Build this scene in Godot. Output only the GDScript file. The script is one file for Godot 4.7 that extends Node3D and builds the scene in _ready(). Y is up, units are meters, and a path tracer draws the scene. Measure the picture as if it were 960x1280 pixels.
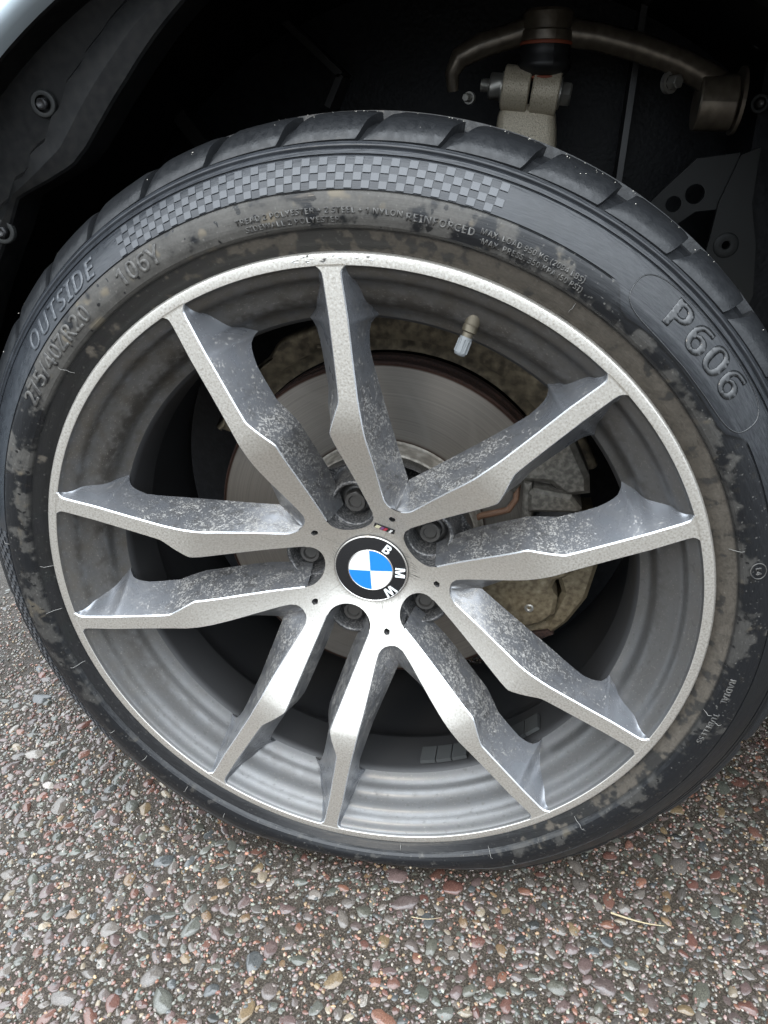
extends Node3D
# A dirty two-tone alloy wheel on a parked car, wet pebbled ground below, dark wheel arch behind.
# Wheel frame: r, angle a (counter-clockwise as the camera sees it), z = depth into the car behind the rim face.

const H := 0.327            # height of the wheel centre
const PAIR0 := 104.88       # angle of the first spoke pair
var CAM := Vector3(0.1215, 0.6516, 0.4830)
var M := {}
var rng := RandomNumberGenerator.new()
var taken := {}

# ------------------------------------------------------------------ small helpers
func numbered(called: String) -> String:
	if not taken.has(called):
		taken[called] = 0
		return called
	taken[called] += 1
	return "%s_%03d" % [called, taken[called]]

func thing(called: String, label: String, category: String, at := Vector3.ZERO, group := "") -> Node3D:
	var o := Node3D.new()
	o.name = numbered(called)
	o.position = at
	add_child(o)
	o.set_meta("label", label)
	o.set_meta("category", category)
	if group != "":
		o.set_meta("group", group)
	return o

func put(called: String, mesh: Mesh, mat: Material, parent: Node3D) -> MeshInstance3D:
	var o := MeshInstance3D.new()
	o.name = called
	o.mesh = mesh
	if mat:
		o.material_override = mat
	parent.add_child(o, true)
	return o

func lin(x: float, xs: Array, ys: Array) -> float:
	if x <= xs[0]:
		return ys[0]
	for i in range(1, xs.size()):
		if x <= xs[i]:
			return lerpf(ys[i - 1], ys[i], (x - xs[i - 1]) / (xs[i] - xs[i - 1]))
	return ys[-1]

func W(r: float, a: float, z: float) -> Vector3:
	return Vector3(r * cos(a), H + r * sin(a), -z)

# a mesh under construction: grids of points become smooth sheets, each its own smoothing island
class Build:
	var v := PackedVector3Array()
	var n := PackedVector3Array()
	var uv := PackedVector2Array()
	var ix := PackedInt32Array()
	var cam := Vector3(0.1215, 0.6516, 0.4830)
	func tris(pts: PackedVector3Array, uvs: PackedVector2Array, idx: PackedInt32Array, toward = null) -> void:
		var nn := PackedVector3Array()
		nn.resize(pts.size())
		var vote := 0.0
		for i in range(0, idx.size(), 3):
			var a := pts[idx[i]]
			var f := (pts[idx[i + 2]] - a).cross(pts[idx[i + 1]] - a)
			for j in 3:
				nn[idx[i + j]] += f
			var view: Vector3 = (cam - a) if toward == null else toward
			vote += f.dot(view)
		var s := 1.0 if vote >= 0.0 else -1.0
		var b := v.size()
		for i in pts.size():
			v.append(pts[i])
			n.append((nn[i] * s).normalized() if nn[i].length() > 1e-14 else Vector3(0, 0, 1))
			uv.append(uvs[i] if i < uvs.size() else Vector2(pts[i].x, pts[i].y) * 10.0)
		for i in range(0, idx.size(), 3):
			ix.append(b + idx[i])
			if s > 0:
				ix.append(b + idx[i + 1]); ix.append(b + idx[i + 2])
			else:
				ix.append(b + idx[i + 2]); ix.append(b + idx[i + 1])
	func grid(rows: Array, uvrows: Array = [], close := false, toward = null) -> void:
		var pts := PackedVector3Array()
		var uvs := PackedVector2Array()
		var c: int = rows[0].size()
		for i in rows.size():
			for j in c:
				pts.append(rows[i][j])
				if uvrows.size():
					uvs.append(uvrows[i][j])
		var idx := PackedInt32Array()
		var last := rows.size() if close else rows.size() - 1
		for i in last:
			for j in c - 1:
				var a := i * c + j
				var d := ((i + 1) % rows.size()) * c + j
				idx.append_array(PackedInt32Array([a, d, a + 1, a + 1, d, d + 1]))
		tris(pts, uvs, idx, toward)
	func arrays() -> Array:
		var a := []
		a.resize(Mesh.ARRAY_MAX)
		a[Mesh.ARRAY_VERTEX] = v
		a[Mesh.ARRAY_NORMAL] = n
		a[Mesh.ARRAY_TEX_UV] = uv
		a[Mesh.ARRAY_INDEX] = ix
		return a
	func mesh(into: ArrayMesh = null, mat: Material = null) -> ArrayMesh:
		var m := into if into else ArrayMesh.new()
		m.add_surface_from_arrays(Mesh.PRIMITIVE_TRIANGLES, arrays())
		if mat:
			m.surface_set_material(m.get_surface_count() - 1, mat)
		return m

# a tube along points with a radius at each
func tube(b: Build, pts: Array, rad: Array, sides := 12, cap := true, squash := 1.0) -> void:
	var rows := []
	var side := Vector3.ZERO
	for i in pts.size():
		var d: Vector3 = (pts[mini(i + 1, pts.size() - 1)] - pts[maxi(i - 1, 0)]).normalized()
		if i == 0:
			side = d.cross(Vector3(0.13, 0.21, 0.97)).normalized()
		side = (side - d * side.dot(d)).normalized()
		var up := d.cross(side)
		var row := []
		for j in sides + 1:
			var a := TAU * j / sides
			row.append(pts[i] + (side * cos(a) + up * sin(a) * squash) * rad[i])
		rows.append(row)
	b.grid(rows)
	if cap:
		for e in [0, pts.size() - 1]:
			var c := PackedVector3Array([pts[e]])
			var idx := PackedInt32Array()
			for j in sides + 1:
				c.append(rows[e][j])
				if j < sides:
					idx.append_array(PackedInt32Array([0, j + 1, j + 2]))
			b.tris(c, PackedVector2Array(), idx)

# a lathe round an axis through c along dir: profile of (radius, distance along dir)
func lathe(b: Build, c: Vector3, dir: Vector3, prof: Array, sides := 32, a0 := 0.0, a1 := TAU, split := false) -> void:
	var d := dir.normalized()
	var s := d.cross(Vector3(0, 1, 0.01)).normalized()
	var u := d.cross(s)
	if split:
		for k in prof.size() - 1:
			lathe(b, c, dir, [prof[k], prof[k + 1]], sides, a0, a1)
		return
	var rows := []
	for i in sides + 1:
		var a := lerpf(a0, a1, float(i) / sides)
		var row := []
		for p in prof:
			row.append(c + d * p.y + (s * cos(a) + u * sin(a)) * p.x)
		rows.append(row)
	b.grid(rows)

# a prism from a polygon in the plane z = z0 (front) to z1, with a small chamfer round the front edge
func prism(b: Build, poly: Array, z0: float, z1: float, ch := 0.0015) -> void:
	var p2 := PackedVector2Array(poly)
	if Geometry2D.is_polygon_clockwise(p2):
		p2.reverse()
	var inner := p2
	if ch > 0.0:
		var off := Geometry2D.offset_polygon(p2, -ch, Geometry2D.JOIN_MITER)
		if off.size() == 1 and off[0].size() == p2.size():
			inner = off[0]
			var best := 0
			for i in inner.size():
				if inner[i].distance_to(p2[0]) < inner[best].distance_to(p2[0]):
					best = i
			var turned := PackedVector2Array()
			for i in inner.size():
				turned.append(inner[(i + best) % inner.size()])
			inner = turned
	var front := PackedVector3Array()
	for q in inner:
		front.append(Vector3(q.x, q.y, -z0))
	b.tris(front, PackedVector2Array(), Geometry2D.triangulate_polygon(inner))
	for i in p2.size():
		var j := (i + 1) % p2.size()
		var e := [Vector3(p2[i].x, p2[i].y, -z0 - ch), Vector3(p2[j].x, p2[j].y, -z0 - ch)]
		var o2 := Vector2(p2[j].y - p2[i].y, p2[i].x - p2[j].x)
		var out := Vector3(o2.x, o2.y, 0)
		if ch > 0.0 and inner.size() == p2.size():
			b.grid([[Vector3(inner[i].x, inner[i].y, -z0), Vector3(inner[j].x, inner[j].y, -z0)], e], [], false, out.normalized() + Vector3(0, 0, 1))
		b.grid([e, [Vector3(p2[i].x, p2[i].y, -z1), Vector3(p2[j].x, p2[j].y, -z1)]], [], false, out)

func block(b: Build, c: Vector3, size: Vector3, basis := Basis.IDENTITY) -> void:
	var h := size * 0.5
	for ax in 3:
		for s in [-1.0, 1.0]:
			var n := Vector3.ZERO
			n[ax] = s
			var p := Vector3.ZERO
			p[(ax + 1) % 3] = 1
			var q := Vector3.ZERO
			q[(ax + 2) % 3] = 1
			var o := n * h
			b.grid([[c + basis * (o - p * h - q * h), c + basis * (o + p * h - q * h)], [c + basis * (o - p * h + q * h), c + basis * (o + p * h + q * h)]], [], false, basis * n)

# ------------------------------------------------------------------ textures and materials
func noise(seed_: int, freq: float, oct := 4, type := FastNoiseLite.TYPE_SIMPLEX_SMOOTH) -> FastNoiseLite:
	var f := FastNoiseLite.new()
	f.seed = seed_
	f.noise_type = type
	f.frequency = freq
	f.fractal_type = FastNoiseLite.FRACTAL_FBM
	f.fractal_octaves = oct
	return f

func ramp(stops: Array) -> Gradient:
	var g := Gradient.new()
	var off := PackedFloat32Array()
	var col := PackedColorArray()
	for s in stops:
		off.append(s[0]); col.append(s[1])
	g.offsets = off
	g.colors = col
	return g

func ntex(seed_: int, freq: float, oct: int, stops: Array, size := 512, normal := 0.0) -> NoiseTexture2D:
	var t := NoiseTexture2D.new()
	t.width = size
	t.height = size
	t.seamless = true
	t.noise = noise(seed_, freq, oct)
	if normal > 0.0:
		t.as_normal_map = true
		t.bump_strength = normal
	else:
		t.color_ramp = ramp(stops)
	return t

func g(x: float) -> Color:
	return Color(x, x, x)

func L(r: float, gg: float, b: float) -> Color:      # a linear base colour
	return Color(r, gg, b).linear_to_srgb()

func mat(col: Color, rough: float, metal := 0.0, spec := 0.5) -> StandardMaterial3D:
	var m := StandardMaterial3D.new()
	m.albedo_color = col
	m.roughness = rough
	m.metallic = metal
	m.metallic_specular = spec
	return m

func tri(m: StandardMaterial3D, scale: float) -> StandardMaterial3D:
	m.uv1_triplanar = true
	m.uv1_scale = Vector3(scale, scale, scale)
	return m

func image_tex(w: int, h: int, f: Callable) -> Array:
	var im := Image.create(w, h, false, Image.FORMAT_RGB8)
	var ro := Image.create(w, h, false, Image.FORMAT_RGB8)
	for y in h:
		for x in w:
			var c: Color = f.call((x + 0.5) / w, (y + 0.5) / h)
			im.set_pixel(x, y, Color(c.r, c.g, c.b).linear_to_srgb())
			ro.set_pixel(x, y, Color(c.a, c.a, c.a))
	return [ImageTexture.create_from_image(im), ImageTexture.create_from_image(ro)]

func textured(t: Array, metal := 0.0) -> StandardMaterial3D:
	var m := mat(Color.WHITE, 1.0, metal)
	m.albedo_texture = t[0]
	m.roughness_texture = t[1]
	return m

var nA := noise(11, 1.0, 5)
var nB := noise(23, 1.0, 3)
var nC := noise(37, 1.0, 2)

func over(a: Color, b: Color, k: float) -> Color:
	return a.lerp(b, clampf(k, 0.0, 1.0))

# dust, mud, wet rubber and painted sky sheen of the outer sidewall; u runs through half a turn, v from bead (0) to shoulder (1)
func side_pixel(u: float, v: float, half: int) -> Color:
	var deg := 180.0 * u + (180.0 if half == 1 else 0.0)
	var a := deg_to_rad(deg)
	var r := lerpf(0.266, 0.337, v)
	var p := Vector3(r * cos(a), r * sin(a), 0.0)
	var big := nA.get_noise_3dv(p * 22.0)
	var mid := nA.get_noise_3dv(p * 70.0 + Vector3(5, 1, 3))
	var fine := nB.get_noise_3dv(p * 420.0)
	var c := Color(0.0085, 0.009, 0.0098, 0.30)
	var be := band_edge(deg)
	var band := smoothstep(0.2855, 0.288, r) * (1.0 - smoothstep(be - 0.001, be, r))
	var bead := 1.0 - smoothstep(0.2845, 0.287, r)
	var outer := smoothstep(be - 0.0004, be + 0.0004, r)
	var seam := 1.0 - smoothstep(0.0, 0.0009, absf(r - be + 0.0004))
	# how much of the dust film is left round the tyre
	var film := lin(deg, [0, 15, 35, 60, 80, 100, 125, 140, 160, 180, 200, 215, 250, 300, 325, 345, 360], [0.26, 0.28, 0.34, 0.36, 0.66, 0.88, 0.98, 0.80, 0.44, 0.34, 0.30, 0.14, 0.02, 0.10, 0.32, 0.34, 0.26])
	var torn := big * 0.9 + mid * 0.55 + (r - 0.298) * lin(deg, [0, 40, 90, 180, 360], [-28.0, -22.0, -4.0, -6.0, -28.0])
	var has := smoothstep(-0.13, 0.13, torn + (film - 0.5) * 1.1)
	var dust := Color(0.058, 0.055, 0.050, 0.55) * (1.0 + 0.30 * mid + 0.22 * fine + 0.2 * big)
	dust = over(dust, Color(0.115, 0.098, 0.072, 0.7), smoothstep(0.25, 0.6, nB.get_noise_3dv(p * 40.0 + Vector3(9, 9, 0))))
	dust.a = 0.62
	c = over(c, dust, band * has * lin(deg, [0, 50, 85, 150, 200, 360], [0.50, 0.60, 0.95, 0.88, 0.36, 0.48]))
	# bead strip: brown road dirt on the right and top, black on the left and below
	var bdirt := lin(deg, [0, 20, 75, 100, 130, 150, 200, 300, 325, 345, 360], [0.8, 0.85, 0.75, 0.45, 0.15, 0.0, -0.05, 0.0, 0.50, 0.75, 0.8])
	var bm := smoothstep(-0.12, 0.12, mid * 0.7 + big * 0.6 + bdirt - 0.5)
	c = over(c, Color(0.060, 0.052, 0.042, 0.7) * (1.0 + 0.35 * fine + 0.3 * mid), bead * bm * 0.9)
	c = over(c, Color(0.034, 0.032, 0.029, 0.6), bead * (1.0 - bm) * lin(deg, [0, 100, 135, 200, 300, 360], [0.8, 0.7, 0.25, 0.1, 0.1, 0.8]))
	# outer band: slight dust and a painted blue-grey sky sheen, strongest at upper left
	var sky_sheen := lin(deg, [0, 30, 60, 90, 150, 180, 215, 300, 345, 360], [0.08, 0.35, 0.45, 0.75, 1.0, 0.5, 0.10, 0.02, 0.03, 0.08])
	c = over(c, Color(0.027, 0.030, 0.035, 0.28) * (1.0 + 0.25 * mid), outer * sky_sheen * (0.75 + 0.3 * big))
	c = over(c, Color(0.004, 0.004, 0.004, 0.3), seam * 0.7 * smoothstep(28.0, 30.0, deg) * (1.0 - smoothstep(56.0, 58.0, deg)))
	# chalky scuffs and small dark flakes
	var flake := nC.get_noise_3dv(p * 95.0 + Vector3(3, 8, 1))
	c = over(c, Color(0.012, 0.012, 0.012, 0.22), band * smoothstep(0.50, 0.56, flake))
	c = over(c, Color(0.15, 0.145, 0.13, 0.8), (band + bead * 0.5) * smoothstep(0.56, 0.66, nC.get_noise_3dv(p * 330.0)) * 0.45)
	c.a = clampf(c.a if c.a > 0.05 else 0.36, 0.12, 0.9)
	return c

# flanks of the spokes: dark grey metallic paint, clean near the rim, peppered with dried dirt towards the hub
func flank_pixel(u: float, v: float) -> Color:
	var strip := floorf(v * 20.0)
	var f := v * 20.0 - strip
	var p := Vector3(u * 210.0, f * 45.0, strip * 71.0)       # millimetres
	var c := Color(0.165, 0.172, 0.186, 0.24)
	var big := nA.get_noise_3dv(p * 0.045)
	var dens := lin(u, [0.0, 0.12, 0.30, 0.5, 0.60, 0.72, 0.85, 1.0], [0.45, 0.70, 0.80, 0.74, 0.50, 0.26, 0.10, 0.05])
	c = over(c, Color(0.070, 0.070, 0.072, 0.5), smoothstep(0.0, 0.5, nA.get_noise_3dv(p * 0.09 + Vector3(7, 0, 0))) * dens)
	c = over(c, Color(0.112, 0.104, 0.094, 0.6), clampf(dens * 0.8 + big * 0.5, 0.0, 0.9) * 0.7)
	var crust := clampf(dens + big * 0.7 + 0.45 * nB.get_noise_3dv(p * 0.16), 0.0, 1.0)
	var sp := nC.get_noise_3dv(p * 0.30)
	var sp2 := nC.get_noise_3dv(p * 0.62 + Vector3(50, 0, 0))
	var th := lerpf(0.75, 0.16, crust)
	c = over(c, Color(0.29, 0.28, 0.262, 0.8), smoothstep(th - 0.06, th + 0.14, sp) * 0.8)
	c = over(c, Color(0.40, 0.39, 0.37, 0.85), smoothstep(th + 0.02, th + 0.16, sp2) * 0.8)
	return c

# inside of the rim lip: grey paint with smeared brake dust, and shade painted into the upper creases
func barrel_pixel(u: float, v: float) -> Color:
	var a := u * TAU
	var p := Vector3(cos(a), sin(a), 0.0) * 240.0
	p.z = v * 70.0
	var deg := u * 360.0
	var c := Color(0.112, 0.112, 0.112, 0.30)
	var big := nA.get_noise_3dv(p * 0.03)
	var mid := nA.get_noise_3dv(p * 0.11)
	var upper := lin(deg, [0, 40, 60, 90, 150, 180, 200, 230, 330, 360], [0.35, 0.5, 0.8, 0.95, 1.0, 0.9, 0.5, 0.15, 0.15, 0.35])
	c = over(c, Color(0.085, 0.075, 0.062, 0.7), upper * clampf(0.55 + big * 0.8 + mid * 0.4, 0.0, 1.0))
	var crease := exp(-pow((v - 0.62) / 0.12, 2.0)) + 0.4 * exp(-pow((v - 0.28) / 0.06, 2.0))  # upper creases darkened: dust, plus painted shade of the down-facing steps
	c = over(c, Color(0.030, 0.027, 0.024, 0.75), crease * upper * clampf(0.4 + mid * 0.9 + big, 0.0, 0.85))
	var sp := nC.get_noise_3dv(p * 0.5)
	c = over(c, Color(0.30, 0.28, 0.25, 0.85), smoothstep(0.5, 0.62, sp) * (0.25 + 0.35 * upper))
	c = over(c, Color(0.06, 0.057, 0.053, 0.6), smoothstep(0.35, 0.6, nB.get_noise_3dv(p * 0.16 + Vector3(4, 4, 4))) * 0.4)
	return c

# brake disc: fine turned lines, rusty at both edges
func disc_pixel(u: float, v: float) -> Color:
	var r := lerpf(0.085, 0.1655, v)
	var line := nB.get_noise_2d(v * 900.0, u * 2.0) * 0.5 + nB.get_noise_2d(v * 260.0, u * 3.0)
	var c := Color(0.26, 0.24, 0.215, 0.40) * (1.0 + 0.22 * line)
	c = over(c, Color(0.30, 0.28, 0.25, 0.5), smoothstep(0.1, 0.6, nA.get_noise_2d(cos(u * TAU) * 3.0 + v * 2.0, sin(u * TAU) * 3.0)) * 0.5)
	c = over(c, Color(0.045, 0.022, 0.015, 0.8), smoothstep(0.1625, 0.1645, r) + (1.0 - smoothstep(0.094, 0.099, r)))
	c.a = 0.42
	return c

func make_materials() -> void:
	var h0 := image_tex(2048, 128, side_pixel.bind(0))
	var h1 := image_tex(2048, 128, side_pixel.bind(1))
	var rub_n := ntex(5, 0.06, 4, [], 512, 5.0)
	M.side = [textured(h0), textured(h1)]
	for m in M.side:
		m.metallic_specular = 0.4
		m.normal_enabled = true
		m.normal_texture = ntex(6, 0.10, 4, [], 512, 3.0)
		m.normal_scale = 0.15
	M.rubber = mat(L(0.012, 0.0125, 0.0135), 0.34)
	M.rubber.normal_enabled = true
	M.rubber.normal_texture = rub_n
	M.rubber.normal_scale = 0.5
	tri(M.rubber, 22.0)
	M.tread = mat(L(0.013, 0.014, 0.0155), 0.40, 0.0, 0.42)
	M.tread.normal_enabled = true
	M.tread.normal_texture = rub_n
	M.tread.normal_scale = 0.2
	M.tread.roughness_texture = ntex(71, 0.02, 4, [[0.3, g(0.5)], [0.6, g(0.8)]], 512)
	M.tread.roughness = 0.62
	tri(M.tread, 14.0)
	M.letter = mat(Color.WHITE, 0.5)
	M.letter.albedo_texture = ntex(8, 0.03, 4, [[0.3, L(0.026, 0.025, 0.024)], [0.7, L(0.080, 0.076, 0.069)]], 256)
	tri(M.letter, 18.0)
	M.letter_clean = mat(L(0.046, 0.050, 0.056), 0.34)
	M.letter_dark = mat(L(0.010, 0.0105, 0.011), 0.2)
	M.check = mat(L(0.040, 0.043, 0.048), 0.36)
	M.whisker = mat(L(0.15, 0.145, 0.135), 0.6)
	# wheel metal
	var face := mat(Color.WHITE, 0.42, 0.85)
	face.albedo_texture = ntex(3, 0.034, 6, [[0.10, L(0.40, 0.37, 0.325)], [0.32, L(0.60, 0.57, 0.515)], [0.62, L(0.67, 0.645, 0.595)], [0.85, L(0.75, 0.73, 0.685)]], 1024)
	face.roughness_texture = ntex(9, 0.05, 4, [[0.3, g(0.8)], [0.7, g(1.0)]], 512)
	face.normal_enabled = true
	face.normal_texture = ntex(14, 0.05, 4, [], 512, 3.0)
	face.normal_scale = 0.08
	tri(face, 13.0)
	M.face = face
	M.flank = textured(image_tex(512, 2048, flank_pixel), 0.55)
	M.flank.clearcoat_enabled = true
	M.flank.clearcoat = 0.45
	M.flank.clearcoat_roughness = 0.28
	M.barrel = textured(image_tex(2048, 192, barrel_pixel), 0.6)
	M.edge = mat(L(0.55, 0.56, 0.57), 0.26, 0.7)
	M.inner = mat(L(0.035, 0.035, 0.036), 0.5, 0.2)
	M.hub = mat(Color.WHITE, 0.42, 0.45)
	M.hub.albedo_texture = ntex(31, 0.05, 5, [[0.3, L(0.05, 0.05, 0.052)], [0.55, L(0.11, 0.11, 0.112)], [0.72, L(0.25, 0.24, 0.225)]], 512)
	tri(M.hub, 14.0)
	M.bolt = mat(L(0.085, 0.082, 0.078), 0.40, 0.55)
	M.black_gloss = mat(L(0.012, 0.012, 0.013), 0.22)
	M.chrome = mat(L(0.62, 0.60, 0.57), 0.25, 0.9)
	M.white = mat(L(0.68, 0.70, 0.70), 0.3)
	M.blue = mat(L(0.012, 0.17, 0.62), 0.3)
	M.hole = mat(L(0.006, 0.006, 0.006), 0.9)
	M.brass = mat(L(0.115, 0.10, 0.072), 0.5, 0.4)
	M.plastic_cap = mat(L(0.145, 0.155, 0.16), 0.5)
	M.lead = mat(L(0.07, 0.073, 0.073), 0.4, 0.4)
	# brake and suspension
	M.disc = textured(image_tex(1024, 256, disc_pixel), 0.75)
	M.rust = mat(Color.WHITE, 0.85)
	M.rust.albedo_texture = ntex(44, 0.05, 4, [[0.3, L(0.018, 0.009, 0.007)], [0.7, L(0.045, 0.020, 0.013)]], 256)
	tri(M.rust, 20.0)
	M.hat = mat(Color.WHITE, 0.55, 0.4)
	M.hat.albedo_texture = ntex(45, 0.03, 4, [[0.3, L(0.20, 0.18, 0.15)], [0.7, L(0.42, 0.39, 0.34)]], 256)
	tri(M.hat, 10.0)
	M.shield = mat(Color.WHITE, 0.75, 0.1)
	M.shield.albedo_texture = ntex(46, 0.015, 6, [[0.25, L(0.05, 0.040, 0.027)], [0.5, L(0.15, 0.120, 0.080)], [0.75, L(0.26, 0.215, 0.14)]], 512)
	tri(M.shield, 9.0)
	M.gold = mat(Color.WHITE, 0.6, 0.15)
	M.gold.albedo_texture = ntex(47, 0.02, 6, [[0.2, L(0.08, 0.060, 0.036)], [0.45, L(0.130, 0.103, 0.062)], [0.7, L(0.155, 0.126, 0.080)], [0.85, L(0.20, 0.17, 0.115)]], 512)
	tri(M.gold, 12.0)
	M.cast = mat(Color.WHITE, 0.42, 0.15)
	M.cast.albedo_texture = ntex(48, 0.06, 5, [[0.16, L(0.14, 0.12, 0.085)], [0.30, L(0.42, 0.365, 0.27)], [0.75, L(0.54, 0.48, 0.37)]], 512)
	M.cast.normal_enabled = true
	M.cast.normal_texture = ntex(49, 0.12, 3, [], 256, 4.0)
	M.cast.normal_scale = 0.4
	tri(M.cast, 18.0)
	M.grey_cast = mat(Color.WHITE, 0.6, 0.2)
	M.grey_cast.albedo_texture = ntex(50, 0.05, 4, [[0.25, L(0.09, 0.083, 0.07)], [0.75, L(0.19, 0.175, 0.15)]], 256)
	tri(M.grey_cast, 12.0)
	M.arm = mat(Color.WHITE, 0.32, 0.5)
	M.arm.metallic_specular = 0.6
	M.arm.albedo_texture = ntex(51, 0.03, 4, [[0.25, L(0.095, 0.078, 0.058)], [0.75, L(0.165, 0.138, 0.104)]], 256)
	tri(M.arm, 9.0)
	M.seal = mat(L(0.24, 0.055, 0.025), 0.6)
	M.boot = mat(L(0.013, 0.013, 0.014), 0.45)
	M.hose = mat(L(0.16, 0.085, 0.05), 0.6)
	M.steel = mat(L(0.34, 0.33, 0.30), 0.4, 0.7)
	var pl := mat(Color.WHITE, 0.45, 0.0, 0.3)
	pl.albedo_texture = ntex(61, 0.02, 5, [[0.3, L(0.0035, 0.0042, 0.0055)], [0.7, L(0.007, 0.008, 0.0095)]], 512)
	pl.normal_enabled = true
	pl.normal_texture = ntex(62, 0.10, 3, [], 256, 3.0)
	pl.normal_scale = 0.12
	tri(pl, 6.0)
	M.plastic = pl
	M.flange = mat(Color.WHITE, 0.42, 0.0, 0.3)
	M.flange.albedo_texture = ntex(63, 0.03, 5, [[0.25, L(0.0012, 0.0014, 0.0017)], [0.5, L(0.0034, 0.0036, 0.0038)], [0.8, L(0.0065, 0.0063, 0.0060)]], 512)
	tri(M.flange, 7.0)
	M.liner_edge = mat(L(0.013, 0.0128, 0.012), 0.32)  # lighter tone of the liner plastic, so its ribs show as if lit
	M.plate = mat(L(0.0125, 0.0132, 0.0128), 0.5, 0.0, 0.35)
	M.paint = mat(L(0.58, 0.68, 0.75), 0.25, 0.0)
	M.paint.clearcoat_enabled = true
	M.paint.clearcoat = 1.0
	M.paint.clearcoat_roughness = 0.04
	M.straw = mat(L(0.30, 0.245, 0.15), 0.6)

# ------------------------------------------------------------------ the wheel
const ZR := [0.0, 0.030, 0.036, 0.042, 0.0607, 0.0715, 0.085, 0.10, 0.115, 0.128, 0.138, 0.1455, 0.152, 0.160, 0.171]
const ZZ := [0.0605, 0.0600, 0.0588, 0.0560, 0.0470, 0.0420, 0.0352, 0.0272, 0.0187, 0.0114, 0.0062, 0.0032, 0.0015, 0.0004, 0.0]
func zf(r: float) -> float:
	if r > 0.2638:
		return -0.0004
	return lin(r, ZR, ZZ)

# point from the axis of pair k: u along it, t across (clockwise), z deep
func PT(k: int, u: float, t: float, z: float) -> Vector3:
	var a := deg_to_rad(PAIR0 - 72.0 * k)
	return Vector3(cos(a) * u + sin(a) * t, H + sin(a) * u - cos(a) * t, -z)

func RT(k: int, r: float, t: float, z: float) -> Vector3:
	var tt := clampf(t, -r * 0.9999, r * 0.9999)
	return PT(k, sqrt(r * r - tt * tt), tt, z)

var barrel_cache := []
func barrel_profile() -> Array:
	if barrel_cache.is_empty():
		# lip wall, then cone, step, cone, step, cone; corners rounded off
		var p := [Vector2(0.2637, 0.0004), Vector2(0.2631, 0.0016), Vector2(0.2624, 0.0045), Vector2(0.2540, 0.0085), Vector2(0.2523, 0.0193), Vector2(0.2350, 0.0248), Vector2(0.2330, 0.0375), Vector2(0.2243, 0.0430)]
		for n in 3:
			var q := [p[0]]
			for i in p.size() - 1:
				q.append(p[i].lerp(p[i + 1], 0.25))
				q.append(p[i].lerp(p[i + 1], 0.75))
			q.append(p[-1])
			p = q
		# even out: a running mean along the profile keeps broad steps and drops sharp ones
		var dense := []
		for i in 111:
			var at := i / 110.0 * (p.size() - 1)
			var k := mini(int(at), p.size() - 2)
			dense.append(p[k].lerp(p[k + 1], at - k))
		var out := []
		for i in range(0, 111, 3):
			var w := mini(5, mini(i, 110 - i))
			var sum := Vector2.ZERO
			for j in range(i - w, i + w + 1):
				sum += dense[j]
			out.append(sum / (2 * w + 1))
		out[-1] = p[-1]
		barrel_cache = out
	return barrel_cache

var barrel_x := []
var barrel_z := []

func zbarrel(r: float) -> float:
	if barrel_x.is_empty():
		var p := barrel_profile().duplicate()
		p.reverse()
		for q in p:
			barrel_x.append(q.x)
			barrel_z.append(q.y)
	return lin(r, barrel_x, barrel_z)

var RP := [0.0595, 0.0612, 0.0632, 0.066, 0.070, 0.0765, 0.086, 0.096, 0.108, 0.120, 0.130, 0.138, 0.1435, 0.1460, 0.1485, 0.154, 0.160, 0.165, 0.1690, 0.1715, 0.174, 0.182, 0.192, 0.202, 0.210, 0.215, 0.219, 0.2225]
const RW := [0.0715, 0.0722, 0.0738, 0.0775, 0.082, 0.088, 0.095, 0.103, 0.112, 0.122, 0.131]
const RB := [0.0716, 0.0760, 0.0810, 0.0860, 0.0905, 0.0945, 0.0985, 0.1050, 0.1135, 0.123, 0.1315]

func fill_stations() -> void:
	for i in 27:
		RP.append(0.2235 + 0.0015 * i)
	RP.append_array([0.2637, 0.2645])

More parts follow.
